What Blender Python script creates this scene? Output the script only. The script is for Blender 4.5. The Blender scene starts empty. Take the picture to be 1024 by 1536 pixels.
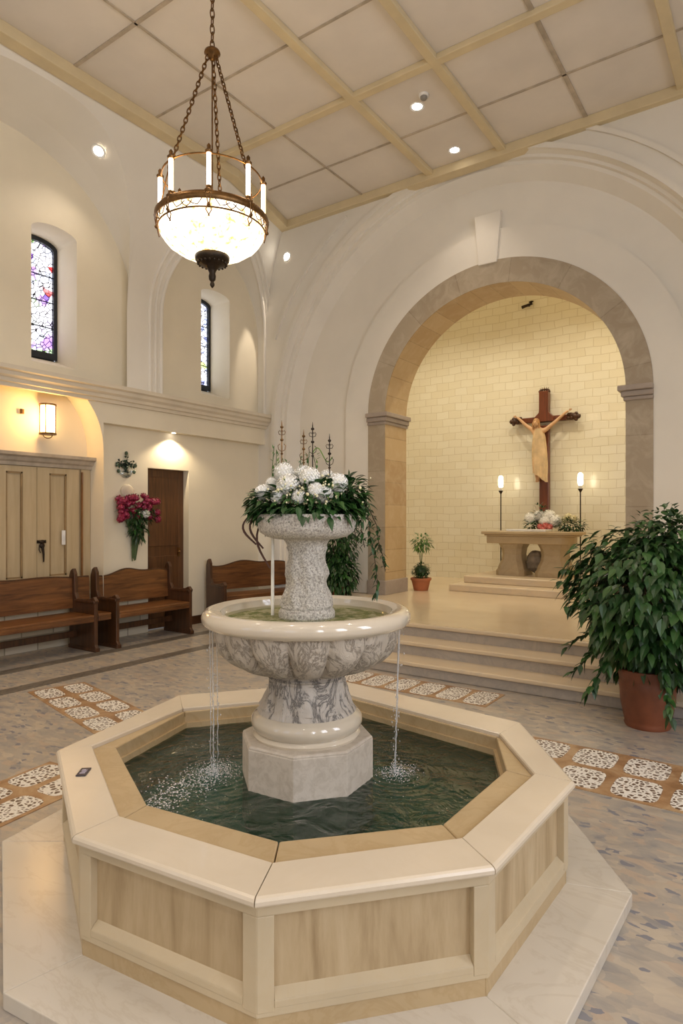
import bpy, bmesh, math, random
from mathutils import Vector, Matrix
random.seed(7)
PI=math.pi; sc=bpy.context.scene; COL=sc.collection
rad=math.radians
# ------------------------------------------------------------------ mesh helper
class MB:
    def __init__(s): s.v=[]; s.f=[]; s.uv={}; s.mi=[]
    def add(s,vs,fs,mi=0):
        o=len(s.v); s.v+= [tuple(p) for p in vs]
        for f in fs: s.f.append([o+i for i in f]); s.mi.append(mi)
        return o
    def box(s,x0,x1,y0,y1,z0,z1,mi=0):
        x0,x1=sorted((x0,x1)); y0,y1=sorted((y0,y1)); z0,z1=sorted((z0,z1))
        s.add([(x0,y0,z0),(x1,y0,z0),(x1,y1,z0),(x0,y1,z0),(x0,y0,z1),(x1,y0,z1),(x1,y1,z1),(x0,y1,z1)],
              [(0,3,2,1),(4,5,6,7),(0,1,5,4),(1,2,6,5),(2,3,7,6),(3,0,4,7)],mi); return s
    def prism(s,pts,z0,z1,mi=0,pts2=None):
        n=len(pts); q=pts2 or pts
        s.add([(p[0],p[1],z0) for p in pts]+[(p[0],p[1],z1) for p in q],
              [tuple(range(n-1,-1,-1)),tuple(range(n,2*n))]+[(i,(i+1)%n,n+(i+1)%n,n+i) for i in range(n)],mi); return s
    def extr(s,prof,fn0,fn1,mi=0):      # profile closed polygon mapped by two functions
        n=len(prof)
        s.add([fn0(*p) for p in prof]+[fn1(*p) for p in prof],
              [tuple(range(n-1,-1,-1)),tuple(range(n,2*n))]+[(i,(i+1)%n,n+(i+1)%n,n+i) for i in range(n)],mi); return s
    def lathe(s,prof,c=(0,0,0),n=48,mod=None,mi=0):
        vs=[];fs=[]
        for j,(r,z) in enumerate(prof):
            for i in range(n):
                a=2*PI*i/n; rr=r*(mod(a,j,z) if mod else 1)
                vs.append((c[0]+rr*math.cos(a),c[1]+rr*math.sin(a),c[2]+z))
        for j in range(len(prof)-1):
            for i in range(n):
                k=(i+1)%n; fs.append((j*n+i,j*n+k,(j+1)*n+k,(j+1)*n+i))
        if prof[0][0]>1e-4: fs.append(tuple(range(n-1,-1,-1)))
        if prof[-1][0]>1e-4:
            b=(len(prof)-1)*n; fs.append(tuple(range(b,b+n)))
        s.add(vs,fs,mi); return s
    def tube(s,path,r,n=8,closed=False,mi=0):
        path=[Vector(p) for p in path]; m=len(path); vs=[];fs=[]
        R=r if isinstance(r,(list,tuple)) else [r]*m
        up=None
        for i,p in enumerate(path):
            if closed: t=path[(i+1)%m]-path[i-1]
            else: t=path[min(i+1,m-1)]-path[max(i-1,0)]
            if t.length<1e-9: t=Vector((0,0,1))
            t.normalize()
            if up is None: up=Vector((0,0,1)) if abs(t.z)<.9 else Vector((1,0,0))
            a=up-t*up.dot(t)
            if a.length<1e-4: a=Vector((1,0,0))-t*t.x
            a.normalize(); up=a; b=t.cross(a)
            for k in range(n):
                th=2*PI*k/n; vs.append(p+(a*math.cos(th)+b*math.sin(th))*R[i])
        for i in range(m if closed else m-1):
            j=(i+1)%m
            for k in range(n):
                l=(k+1)%n; fs.append((i*n+k,i*n+l,j*n+l,j*n+k))
        if not closed: fs+= [tuple(range(n-1,-1,-1)),tuple(range((m-1)*n,m*n))]
        s.add(vs,fs,mi); return s
    def ball(s,c,r,sc3=(1,1,1),n=12,m=8,mi=0,jit=0):
        vs=[(c[0],c[1],c[2]-r*sc3[2])];fs=[]
        for j in range(1,m):
            ph=-PI/2+PI*j/m
            for i in range(n):
                a=2*PI*i/n; q=r*(1+random.uniform(-jit,jit))
                vs.append((c[0]+q*sc3[0]*math.cos(ph)*math.cos(a),c[1]+q*sc3[1]*math.cos(ph)*math.sin(a),c[2]+q*sc3[2]*math.sin(ph)))
        vs.append((c[0],c[1],c[2]+r*sc3[2])); L=len(vs)-1
        for i in range(n):
            k=(i+1)%n; fs.append((0,1+k,1+i)); fs.append((L,1+(m-2)*n+i,1+(m-2)*n+k))
            for j in range(m-2): fs.append((1+j*n+i,1+j*n+k,1+(j+1)*n+k,1+(j+1)*n+i))
        s.add(vs,fs,mi); return s
    def loft(s,A,B,closed=False,mi=0):
        n=len(A); m=n if closed else n-1
        s.add(list(A)+list(B),[(i,(i+1)%n,n+(i+1)%n,n+i) for i in range(m)],mi); return s
    def build(s,name,mat,parent=None,smooth=False,bevel=0,local=False,uv=None,recalc=True,seg=2,angle=40):
        me=bpy.data.meshes.new(name)
        off=Vector((0,0,0)) if (parent is None or local) else world_loc(parent)
        me.from_pydata([tuple(Vector(p)-off) for p in s.v],[],s.f)
        mats=mat if isinstance(mat,(list,tuple)) else [mat]
        for m in mats: me.materials.append(m)
        for p,i in zip(me.polygons,s.mi): p.material_index=i; p.use_smooth=smooth
        if recalc:
            bm=bmesh.new(); bm.from_mesh(me); bmesh.ops.recalc_face_normals(bm,faces=bm.faces); bm.to_mesh(me); bm.free()
        if uv:
            l=me.uv_layers.new(name='UVMap')
            for lp in me.loops: l.data[lp.index].uv=uv(me.vertices[lp.vertex_index].co+off)
        o=bpy.data.objects.new(name,me); COL.objects.link(o)
        if parent: o.parent=parent
        if bevel:
            b=o.modifiers.new('Bevel','BEVEL'); b.width=bevel; b.segments=seg; b.limit_method='ANGLE'; b.angle_limit=rad(angle); b.harden_normals=False
        if smooth:
            try: me.set_sharp_from_angle(angle=rad(50))
            except Exception: pass
        return o
def world_loc(o):
    v=Vector(o.location); p=o.parent
    while p: v+=Vector(p.location); p=p.parent
    return v
def tag(o,label,cat,group=None,kind=None):
    if label: o['label']=label
    if cat: o['category']=cat
    if group: o['group']=group
    if kind: o['kind']=kind
    return o
def thing(name,loc,label,cat,group=None,rz=0):
    o=bpy.data.objects.new(name,None); COL.objects.link(o); o.location=loc; o.rotation_euler=(0,0,rz); o.empty_display_size=.1
    return tag(o,label,cat,group)
def struct(o): o['kind']='structure'; return o
def copy_tree(o,parent=None):
    c=o.copy(); COL.objects.link(c)
    if parent: c.parent=parent
    for ch in list(o.children): copy_tree(ch,c)
    return c
# ------------------------------------------------------------------ materials
def srgb(h):
    if isinstance(h,str):
        h=h.lstrip('#'); v=[int(h[i:i+2],16)/255 for i in (0,2,4)]
    else: v=h
    return tuple(((c/12.92) if c<=.04045 else ((c+.055)/1.055)**2.4) for c in v)+(1,)
class Mat:
    def __init__(s,name,col='#808080',rough=.5,metal=0,**k):
        s.m=bpy.data.materials.new(name); s.m.use_nodes=True; s.t=s.m.node_tree; s.n=s.t.nodes
        s.b=s.n['Principled BSDF']; s.b.inputs['Base Color'].default_value=srgb(col)
        s.b.inputs['Roughness'].default_value=rough; s.b.inputs['Metallic'].default_value=metal
        for kk,v in k.items(): s.b.inputs[kk].default_value=v
    def N(s,t,**k):
        n=s.n.new(t)
        for a,v in k.items(): setattr(n,a,v)
        return n
    def L(s,a,b): s.t.links.new(a,b)
    def co(s,scale=(1,1,1),kind='Object',rot=(0,0,0)):
        tc=s.N('ShaderNodeTexCoord'); mp=s.N('ShaderNodeMapping'); mp.inputs['Scale'].default_value=scale; mp.inputs['Rotation'].default_value=rot
        s.L(tc.outputs[kind],mp.inputs['Vector']); return mp.outputs[0]
    def noise(s,vec,scale,detail=4,rough=.55,dist=0):
        n=s.N('ShaderNodeTexNoise'); n.inputs['Scale'].default_value=scale; n.inputs['Detail'].default_value=detail
        n.inputs['Roughness'].default_value=rough; n.inputs['Distortion'].default_value=dist; s.L(vec,n.inputs['Vector']); return n.outputs['Fac']
    def vor(s,vec,scale,feature='F1',out='Color',rnd=1):
        n=s.N('ShaderNodeTexVoronoi'); n.feature=feature; n.inputs['Scale'].default_value=scale; n.inputs['Randomness'].default_value=rnd
        s.L(vec,n.inputs['Vector']); return n.outputs[out]
    def ramp(s,fac,stops,interp='LINEAR'):
        r=s.N('ShaderNodeValToRGB'); e=r.color_ramp.elements; r.color_ramp.interpolation=interp
        while len(e)<len(stops): e.new(.5)
        for el,(p,c) in zip(e,stops): el.position=p; el.color=srgb(c)
        s.L(fac,r.inputs['Fac']); return r.outputs['Color']
    def mix(s,fac,a,b,mode='MIX'):
        m=s.N('ShaderNodeMix'); m.data_type='RGBA'; m.blend_type=mode
        for i,x in ((0,fac),(6,a),(7,b)):
            if isinstance(x,(int,float)): m.inputs[i].default_value=x
            elif isinstance(x,str): m.inputs[i].default_value=srgb(x)
            else: s.L(x,m.inputs[i])
        return m.outputs[2]
    def base(s,x): s.L(x,s.b.inputs['Base Color'])
    def bump(s,h,st=.3,dist=.01):
        b=s.N('ShaderNodeBump'); b.inputs['Strength'].default_value=st; b.inputs['Distance'].default_value=dist
        s.L(h,b.inputs['Height']); s.L(b.outputs[0],s.b.inputs['Normal'])
    def swz(s,order,scale=1):       # reorder object coordinates
        tc=s.N('ShaderNodeTexCoord'); sp=s.N('ShaderNodeSeparateXYZ'); s.L(tc.outputs['Object'],sp.inputs[0]); cb=s.N('ShaderNodeCombineXYZ')
        for i,ch in enumerate(order): s.L(sp.outputs['XYZ'.index(ch)],cb.inputs[i])
        return cb.outputs[0]
    def brick(s,vec,c1,c2,mort,w,h,ms=.01,bias=0,smooth=.1):
        n=s.N('ShaderNodeTexBrick'); n.inputs['Color1'].default_value=srgb(c1); n.inputs['Color2'].default_value=srgb(c2); n.inputs['Mortar'].default_value=srgb(mort)
        n.inputs['Scale'].default_value=1; n.inputs['Brick Width'].default_value=w; n.inputs['Row Height'].default_value=h; n.inputs['Mortar Size'].default_value=ms
        n.inputs['Bias'].default_value=bias; n.inputs['Mortar Smooth'].default_value=smooth; s.L(vec,n.inputs['Vector']); return n
def simple(name,col,rough=.5,metal=0,nz=None,amt=.12,bump=0,bs=40,**k):
    m=Mat(name,col,rough,metal,**k)
    v=m.co()
    f=m.noise(v,nz or 6,5)
    dark=tuple(max(0,c*(1-amt)) for c in [int(col.lstrip('#')[i:i+2],16)/255 for i in (0,2,4)])
    lite=tuple(min(1,c*(1+amt*.6)) for c in [int(col.lstrip('#')[i:i+2],16)/255 for i in (0,2,4)])
    m.base(m.ramp(f,[(.3,dark),(.7,lite)]))
    if bump: m.bump(m.noise(v,bs,4),bump)
    return m.m
def emis(name,col,st):
    m=Mat(name,col,.4); m.b.inputs['Emission Color'].default_value=srgb(col); m.b.inputs['Emission Strength'].default_value=st; return m.m
def marble(name,base,vein,scale=3,rough=.25,amt=1,bump=0,stretch=(1,1,1),thr=(.44,.5,.56),coat=0):
    m=Mat(name,base,rough); v=m.co(stretch)
    f=m.noise(v,scale,8,.62,1.6); f2=m.noise(v,scale*.6,3)
    d=tuple(c*.93 for c in [int(base.lstrip('#')[i:i+2],16)/255 for i in (0,2,4)])
    c=m.ramp(f2,[(.3,d),(.7,base)])
    vn=m.ramp(f,[(thr[0],(0,0,0)),(thr[1],(amt,amt,amt)),(thr[2],(0,0,0))])
    m.base(m.mix(vn,c,vein)); m.b.inputs['Coat Weight'].default_value=coat
    if bump: m.bump(f,bump,.01)
    return m.m
def wood(name,c1,c2,axis='x',rough=.4,sc=1):
    m=Mat(name,c1,rough); st={'x':(1.2,14,14),'y':(14,1.2,14),'z':(14,14,1.2)}[axis]
    v=m.co(tuple(a*sc for a in st)); f=m.noise(v,1.6,6,.6,.6)
    m.base(m.ramp(f,[(.3,c2),(.7,c1)])); m.bump(f,.08,.004); m.b.inputs['Coat Weight'].default_value=.15; return m.m

PLASTER=simple('plaster_white','#efe9dc',.75,0,.8,.03,.06,30)
PLASTER2=simple('plaster_cream','#eee3ca',.75,0,.9,.03,.06,30)
TRIM=simple('trim_cream','#e2d6bf',.6,0,2,.04)
CEIL=simple('ceiling_panel','#e6ddd0',.85,0,1.5,.03,.05,60)
BEAM=simple('ceiling_beam','#dccaa2',.6,0,3,.04)
BAR=simple('ceiling_bar','#bdae98',.7)
def mat_floor():
    m=Mat('floor_mosaic','#9a8f85',.32)
    v=m.co((1,1.9,1),rot=(0,0,.35))
    wn=m.N('ShaderNodeVectorMath'); wn.operation='ADD'
    nn=m.N('ShaderNodeTexNoise'); nn.inputs['Scale'].default_value=9; nn.inputs['Detail'].default_value=3; m.L(v,nn.inputs['Vector'])
    sc_=m.N('ShaderNodeVectorMath'); sc_.operation='SCALE'; sc_.inputs['Scale'].default_value=.09; m.L(nn.outputs['Color'],sc_.inputs[0])
    m.L(v,wn.inputs[0]); m.L(sc_.outputs[0],wn.inputs[1])
    cell=m.vor(wn.outputs[0],11)
    sp=m.N('ShaderNodeSeparateColor'); m.L(cell,sp.inputs[0])
    c=m.ramp(sp.outputs[0],[(0,'#b9a994'),(.2,'#a39a90'),(.4,'#c2b4a0'),(.58,'#9b968f'),(.72,'#bfa58c'),(.82,'#8e8c8c'),(.92,'#a89d92')],'CONSTANT')
    f=m.noise(v,3,6,.65,1.2)
    c=m.mix(.55,c,m.ramp(f,[(.32,'#8f8b88'),(.5,'#b2a798'),(.68,'#c4b7a2')]))
    # small dark chips
    ch=m.vor(wn.outputs[0],19); s2=m.N('ShaderNodeSeparateColor'); m.L(ch,s2.inputs[0])
    k=m.ramp(s2.outputs[1],[(0,(1,1,1)),(.06,(0,0,0))],'CONSTANT')
    k2=m.ramp(s2.outputs[2],[(0,(.55,.55,.55)),(.15,(0,0,0))],'CONSTANT')
    c=m.mix(k,c,'#86858a'); c=m.mix(k2,c,'#93918f')
    m.base(c); m.bump(f,.05,.004); return m.m
FLOOR=mat_floor()
STRIPE=marble('floor_stripe_marble','#7d7468','#5f574d',6,.3)
CHANCEL=marble('chancel_marble','#e3cfae','#cfb285',.9,.16,.35)
STEPTOP=marble('step_marble','#e4cfae','#bdb4aa',2.2,.28,.5,stretch=(.6,1,1))
RISER=marble('riser_marble','#b8aea2','#8f8b88',3,.35,.6)
COPE=marble('coping_limestone','#e2d3bb','#d4c2a4',2.5,.28,.4,coat=.2)
LEDGE=marble('ledge_yellow_stone','#c6ad84','#ab8d60',4,.35,.6)
def mat_panel():
    m=Mat('travertine_panel','#cbb894',.5); v=m.co((5,5,.7)); f=m.noise(v,2.2,7,.62,.4)
    m.base(m.ramp(f,[(.28,'#a08863'),(.5,'#bda681'),(.75,'#cfbb97')])); m.bump(f,.08,.004); return m.m
PANEL=mat_panel()
FRAME=marble('frame_limestone','#d0be9d','#c4ab80',4,.42,.4)
PLINTH=marble('plinth_marble','#dbd2c2','#a89478',1.5,.22,.45,stretch=(1,2.2,1),thr=(.465,.5,.535))
def mat_carved(name,base,dark,sc=7,thr=(.43,.5),amt=.8,rough=.4,zs=.5):
    m=Mat(name,base,rough); v=m.co((1,1,zs)); f=m.noise(v,sc,9,.7,1.3); g=m.noise(v,2,3)
    c=m.ramp(g,[(.3,tuple(x*.92 for x in [int(base.lstrip('#')[i:i+2],16)/255 for i in (0,2,4)])),(.7,base)])
    k=m.ramp(f,[(thr[0],(0,0,0)),(thr[1],(amt,amt,amt)),(thr[1]+.05,(0,0,0))])
    m.base(m.mix(k,c,dark)); m.bump(f,.8,.03); return m.m
BOWL=mat_carved('carved_bowl_marble','#d6cab8','#7d7162',10,(.45,.49),.95)
STEM=mat_carved('carved_stem_marble','#d2c8ba','#5f5a55',7,(.45,.49),1)
RIM=marble('polished_rim_marble','#ddd0ba','#cbbb9f',3,.08,.35,coat=.7)
def mat_rough(name,base,dark,sc=60,bump=.8):
    m=Mat(name,base,.7); v=m.co(); f=m.noise(v,sc,4,.7,.6); g=m.vor(v,sc*.7,'DISTANCE_TO_EDGE','Distance')
    m.base(m.ramp(f,[(.38,dark),(.56,base)])); m.bump(f,bump,.012); return m.m
PEBBLE=mat_rough('rough_carved_stone','#ece5d8','#a69c8f',105,1.0)
BLOCK=mat_rough('pedestal_block_stone','#cabfaf','#bcb09f',22,.15)
def mat_water(name,tint,bst,sc,k=1.0):
    m=bpy.data.materials.new(name); m.use_nodes=True; t=m.node_tree; n=t.nodes; n.clear()
    out=n.new('ShaderNodeOutputMaterial'); mx=n.new('ShaderNodeMixShader'); fr=n.new('ShaderNodeFresnel'); fr.inputs['IOR'].default_value=1.4
    tr=n.new('ShaderNodeBsdfTransparent'); tr.inputs['Color'].default_value=srgb(tint); gl=n.new('ShaderNodeBsdfGlossy'); gl.inputs['Roughness'].default_value=.04
    tc=n.new('ShaderNodeTexCoord'); nz=n.new('ShaderNodeTexNoise'); nz.inputs['Scale'].default_value=sc; nz.inputs['Detail'].default_value=4; nz.inputs['Distortion'].default_value=.8
    bp=n.new('ShaderNodeBump'); bp.inputs['Strength'].default_value=bst; bp.inputs['Distance'].default_value=.03
    l=t.links.new; l(tc.outputs['Object'],nz.inputs['Vector']); l(nz.outputs['Fac'],bp.inputs['Height'])
    for q in (fr,gl): l(bp.outputs[0],q.inputs['Normal'])
    mu=n.new('ShaderNodeMath'); mu.operation='MULTIPLY'; mu.inputs[1].default_value=k; l(fr.outputs[0],mu.inputs[0]); l(mu.outputs[0],mx.inputs[0]); l(tr.outputs[0],mx.inputs[1]); l(gl.outputs[0],mx.inputs[2]); l(mx.outputs[0],out.inputs[0]); return m
WATER=mat_water('pool_water','#a3c6bb',.8,8,1.4)
BWATER=mat_water('bowl_water','#eceee2',.5,16,.28)
POOLFLOOR=marble('pool_floor','#6fa093','#7f9474',3,.5,.6)
MOSS=Mat('mossy_bowl_bottom','#8a8a55',.8); _v=MOSS.co(); MOSS.base(MOSS.ramp(MOSS.noise(_v,14,7,.7,.5),[(.38,'#566a2c'),(.46,'#868c4c'),(.53,'#b5ab8b'),(.6,'#d8cfb8')])); MOSS=MOSS.m
JET=Mat('falling_water','#f4f6f6',.05); JET.b.inputs['Transmission Weight'].default_value=.6; JET.b.inputs['IOR'].default_value=1.33
JET.b.inputs['Alpha'].default_value=.75; JET=JET.m
FOAM_GLINT=Mat('foam_glint_white','#f2f5f5',.2); FOAM_GLINT.b.inputs['Alpha'].default_value=.8; FOAM_GLINT=FOAM_GLINT.m  # white of the splash droplets, also used for the modelled glints
def mat_tile():
    m=Mat('glazed_cream_tile','#e9dfbf',.22); v=m.swz('XZY')
    nn=m.N('ShaderNodeTexNoise'); nn.inputs['Scale'].default_value=2.2; m.L(v,nn.inputs['Vector'])
    s2=m.N('ShaderNodeVectorMath'); s2.operation='SCALE'; s2.inputs['Scale'].default_value=.07; m.L(nn.outputs['Color'],s2.inputs[0])
    ad=m.N('ShaderNodeVectorMath'); m.L(v,ad.inputs[0]); m.L(s2.outputs[0],ad.inputs[1])
    b=m.brick(ad.outputs[0],'#efe9d4','#eae2c9','#d8ceb2',.27,.15,.006,0,.4)
    m.base(b.outputs[0]); m.bump(b.outputs['Fac'],.25,-.004) if False else None
    bp=m.N('ShaderNodeBump'); bp.invert=True; bp.inputs['Strength'].default_value=.35; bp.inputs['Distance'].default_value=.006; m.L(b.outputs['Fac'],bp.inputs['Height'])
    m.L(bp.outputs[0],m.b.inputs['Normal']); m.b.inputs['Coat Weight'].default_value=.3; return m.m
TILE=mat_tile()
def mat_stone(name,c1,c2,mort,uv=True,w=.62,h=.5,spot='#b99a86'):
    m=Mat(name,c1,.45); v=m.co(kind='UV') if uv else m.swz('YZX')
    b=m.brick(v,c1,c2,mort,w,h,.006); b.offset=0
    f=m.noise(m.co(),5,7,.65,.8)
    m.base(m.mix(m.ramp(f,[(.45,(0,0,0)),(.72,(.75,.75,.75))]),b.outputs[0],spot)); m.bump(f,.15,.01); return m.m
STONE_F=mat_stone('pinkish_arch_stone','#b3a48c','#a7977f','#978871',w=.9,h=2,spot='#cbbfa9')
STONE_I=mat_stone('golden_arch_stone','#c6ab80','#b3946a','#a48a64',w=.36,h=2,spot='#d2bd98')
CAPST=marble('capital_stone','#b0a294','#8f8277',5,.5,.5)
def mat_brick():
    m=Mat('pale_wall_brick','#d9cfb8',.6); b=m.brick(m.swz('YZX'),'#ddd3bd','#cfc3a8','#a3977e',.42,.19,.008); m.base(b.outputs[0]); return m.m
BRICK=mat_brick()
PEW=wood('oak_pew_wood','#8a5a30','#4d2c14','x',.32)
PEWD=wood('dark_pew_wood','#5e3a20','#34200f','z',.35)
DOORW=wood('dark_door_wood','#6a4424','#462a14','z',.4)
CUPW=wood('pale_cupboard_wood','#c9b590','#b8a27c','z',.5,.6)
CUPD=simple('cupboard_groove','#9b8058',.6)
CROSSW=wood('cross_wood','#7c3f1c','#582a12','z',.35)
BRASS=simple('aged_brass','#7a5a36',.35,.9,20,.2)
IRON=simple('dark_iron','#3a3128',.45,.8,20,.2)
FLESH=simple('painted_flesh','#d9ae84',.5)
CLOTH=simple('painted_tan_cloth','#dcbf94',.6)
TERRA=simple('terracotta','#80492f',.4,0,4,.18,.1,30)
TERRAD=simple('terracotta_pale','#b06a44',.6,0,4,.15)
SOIL=simple('soil','#2e2318',.9,0,30,.4,.5)
WHITE=simple('white_fixture','#efece6',.4)
def mat_leaf(name,c1,c2,c3):
    m=Mat(name,c1,.38); g=m.N('ShaderNodeNewGeometry'); v=m.co((1,1,1)); f=m.noise(v,9,3)
    c=m.ramp(g.outputs['Random Per Island'],[(0,c1),(.5,c2),(.9,c3)]); m.base(m.mix(.3,c,m.ramp(f,[(.3,c1),(.7,c2)])))
    m.b.inputs['Subsurface Weight'].default_value=0; return m.m
LEAF=mat_leaf('leaf_deep_green','#1c3819','#2a4f22','#44692e')
LEAFD=mat_leaf('leaf_dark','#1b351a','#294a22','#3e6a30')
LEAFL=mat_leaf('leaf_light','#2f5a25','#4c7a34','#7f9b48')
PETALW=mat_leaf('petal_white','#f4f1e8','#faf8f2','#efecd8')
PETALR=mat_leaf('petal_crimson','#75142f','#961c38','#b8406c')
PETALP=mat_leaf('petal_coral','#c9564e','#e08a7d','#c04038')
PETALY=mat_leaf('petal_cream','#ece0b0','#f4ecc6','#e9dca6')
STEMG=simple('stem_green','#4d6132',.6)
STEMB=simple('stem_brown','#4a3a26',.7)
# ------------------------------------------------------------------ camera
H=1.7
cam=bpy.data.cameras.new('camera'); co=bpy.data.objects.new('camera',cam); COL.objects.link(co); sc.camera=co
co.location=(0,0,H); co.rotation_euler=(rad(90),0,rad(35)); cam.sensor_fit='HORIZONTAL'; cam.sensor_width=36; cam.lens=36*954/1024
cam.shift_y=(775-768)/1024; cam.clip_start=.05; cam.clip_end=100
# ------------------------------------------------------------------ setting
def wallcols(mb,mp,u0,u1,z0,z1,ops=(),step=.12,mi=0):
    # ops: (ua,ub,zlow,topfn,botfn)
    us=[u0,u1]
    for o in ops: us+=[o[0],o[1]]
    us=sorted(set(u for u in us if u0<=u<=u1))
    for a,b in zip(us,us[1:]):
        mid=(a+b)/2; op=[o for o in ops if o[0]<mid<o[1]]
        n=max(1,int((b-a)/step)) if not op else max(24,int((b-a)/.06))
        # cosine spacing inside an opening keeps arches round
        for i in range(n):
            if op: ua=a+(b-a)*(1-math.cos(PI*i/n))/2; ub=a+(b-a)*(1-math.cos(PI*(i+1)/n))/2
            else: ua=a+(b-a)*i/n; ub=a+(b-a)*(i+1)/n
            if not op:
                mb.add([mp(ua,z0),mp(ub,z0),mp(ub,z1),mp(ua,z1)],[(0,1,2,3)],mi)
            else:
                o=op[0]
                if o[2]>z0: mb.add([mp(ua,z0),mp(ub,z0),mp(ub,o[2]),mp(ua,o[2])],[(0,1,2,3)],mi)
                mb.add([mp(ua,min(z1,o[3](ua))),mp(ub,min(z1,o[3](ub))),mp(ub,z1),mp(ua,z1)],[(0,1,2,3)],mi)
def arch(c,hw,zs,rise,n=2):
    return lambda u: zs+rise*max(0,1-min(1,abs((u-c)/hw))**n)**(1/n)
def outline(c,hw,zb,fn,N=48):
    pts=[(c-hw,zb)]
    for i in range(N+1):
        u=c-hw*math.cos(PI*i/N); pts.append((u,fn(u)))
    pts.append((c+hw,zb)); return pts
ZC=6.75
# floor
m=MB(); m.box(-8.4,3.6,-4.5,9.0,-.12,0); struct(m.build('floor',FLOOR))
# floor stripes and decorative tile bands (laid flush, 3 mm proud)
m=MB(); m.box(-6.30,-6.12,-4,8.4,0,.003); struct(m.build('trim_1',STRIPE))
m=MB(); m.box(-7.08,-6.9,-4,8.4,0,.003); struct(m.build('trim_2',STRIPE))
def mat_band():
    m=Mat('inlaid_band_brown','#a8825c',.35); v=m.co(); f=m.noise(v,5,6,.6,1); m.base(m.ramp(f,[(.3,'#8f6b48'),(.5,'#ab8660'),(.7,'#c0a27c')])); return m.m
BAND=mat_band()
def mat_inlay():
    m=Mat('inlay_mosaic_white','#e6e0d4',.4); v=m.co(); d=m.vor(v,32,'DISTANCE_TO_EDGE','Distance'); f=m.noise(v,45,2)
    c=m.ramp(d,[(.0,'#efeae0'),(.13,'#e8e2d6'),(.2,'#6b5440')]); m.base(c); return m.m
INLAY=mat_inlay()
def tile_band(n,p,ang,L,W,rows,cols,gap=.05,e=.8):
    mb=MB(); mb.box(0,L,0,W,0,.004,0)
    cw=L/cols; ch=W/rows
    for i in range(cols):
        for j in range(rows):
            cx=(i+.5)*cw; cy=(j+.5)*ch; hw=cw/2-gap*.6; hh=ch/2-gap*.6; pts=[]
            for k in range(24):
                a=2*PI*k/24; c_,s_=math.cos(a),math.sin(a); ex=.45
                pts.append((cx+hw*math.copysign(abs(c_)**ex,c_),cy+hh*math.copysign(abs(s_)**ex,s_)))
            mb.prism(pts,.003,.006,1)
    o=mb.build('trim_%d'%n,[BAND,INLAY]); o.location=(p[0],p[1],0); o.rotation_euler=(0,0,ang); return struct(o)
tile_band(3,(-6.02,3.3),rad(-12),1.62,.55,2,4)
tile_band(4,(-3.35,.55),rad(98),2.0,.56,2,5)
tile_band(5,(-1.6,4.1),0,4.0,.77,2,12,.05)
tile_band(6,(-5.0,5.38),0,2.8,.48,1,10,.035)
# chancel platform and three steps
YS=[6.0,6.3,6.6]; ZS=[.15,.30,.45]
def steps(mb):
    for i,(y,z) in enumerate(zip(YS,ZS)):
        y1=YS[i+1]+.02 if i<2 else 8.9
        mb.box(-6.1,3.5,y,y1,0,z-.045,1)
        mb.box(-6.14,3.5,y-.03,y1,z-.045,z,0)
m=MB(); steps(m); struct(m.build('chancel_steps',[STEPTOP,RISER],bevel=.012,seg=3))
m=MB(); m.box(-6.1,3.5,6.62,9.0,.36,.4525); m.box(-7.2,-.2,9.0,12.3,.3,.4525); struct(m.build('floor_chancel',CHANCEL))
# ---- altar side wall: front plane y=8.5 with the wide arch, recessed plane y=8.76
BC,BR,BZ=-3.75,3.54,3.2
big=arch(BC,BR,BZ,BR)
m=MB(); wallcols(m,lambda u,z:(u,8.42,z),-8.0,3.5,0,6.9,[(BC-BR,BC+BR,0,big)])
for (r0,ya,r1,yb) in ((BR,8.42,BR-.02,8.5),(BR-.02,8.5,BR-.06,8.5),(BR-.06,8.5,BR-.07,8.56),(BR-.07,8.56,BR-.12,8.56),(BR-.12,8.56,BR-.28,8.78)):
    A=[(u,ya,z) for u,z in outline(BC,r0,0,arch(BC,r0,BZ,r0),72)]
    B=[(u,yb,z) for u,z in outline(BC,r1,0,arch(BC,r1,BZ,r1),72)]
    m.loft(A,B)
SC_,SR,SZ=-3.46,2.1,3.33
st=arch(SC_,SR,SZ,SR*.968)
wallcols(m,lambda u,z:(u,8.76,z),-7.6,.2,0,6.9,[(SC_-SR,SC_+SR,0,st)])
o=m.build('wall_altar',PLASTER,smooth=False); struct(o)
def ringband(mb,c,cz,r0,r1,ya,yb,a0,a1,N=60,leg=None,kz=1):
    P0=[];
    for i in range(N+1):
        a=a0+(a1-a0)*i/N; P0.append((math.cos(a),math.sin(a)))
    secs=[[(c+r0*x,yb,cz+r0*z*kz),(c+r0*x,ya,cz+r0*z*kz),(c+r1*x,ya,cz+r1*z*kz),(c+r1*x,yb,cz+r1*z*kz)] for x,z in P0]
    if leg is not None:
        secs=[[(p[0],p[1],leg) for p in secs[0]]]+secs+[[(p[0],p[1],leg) for p in secs[-1]]]
    vs=[v for s in secs for v in s]; fs=[]
    for i in range(len(secs)-1):
        for k in range(4):
            l=(k+1)%4; fs.append((i*4+k,i*4+l,(i+1)*4+l,(i+1)*4+k))
    fs+=[(0,1,2,3),tuple(range(len(vs)-4,len(vs)))]
    mb.add(vs,fs)
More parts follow.
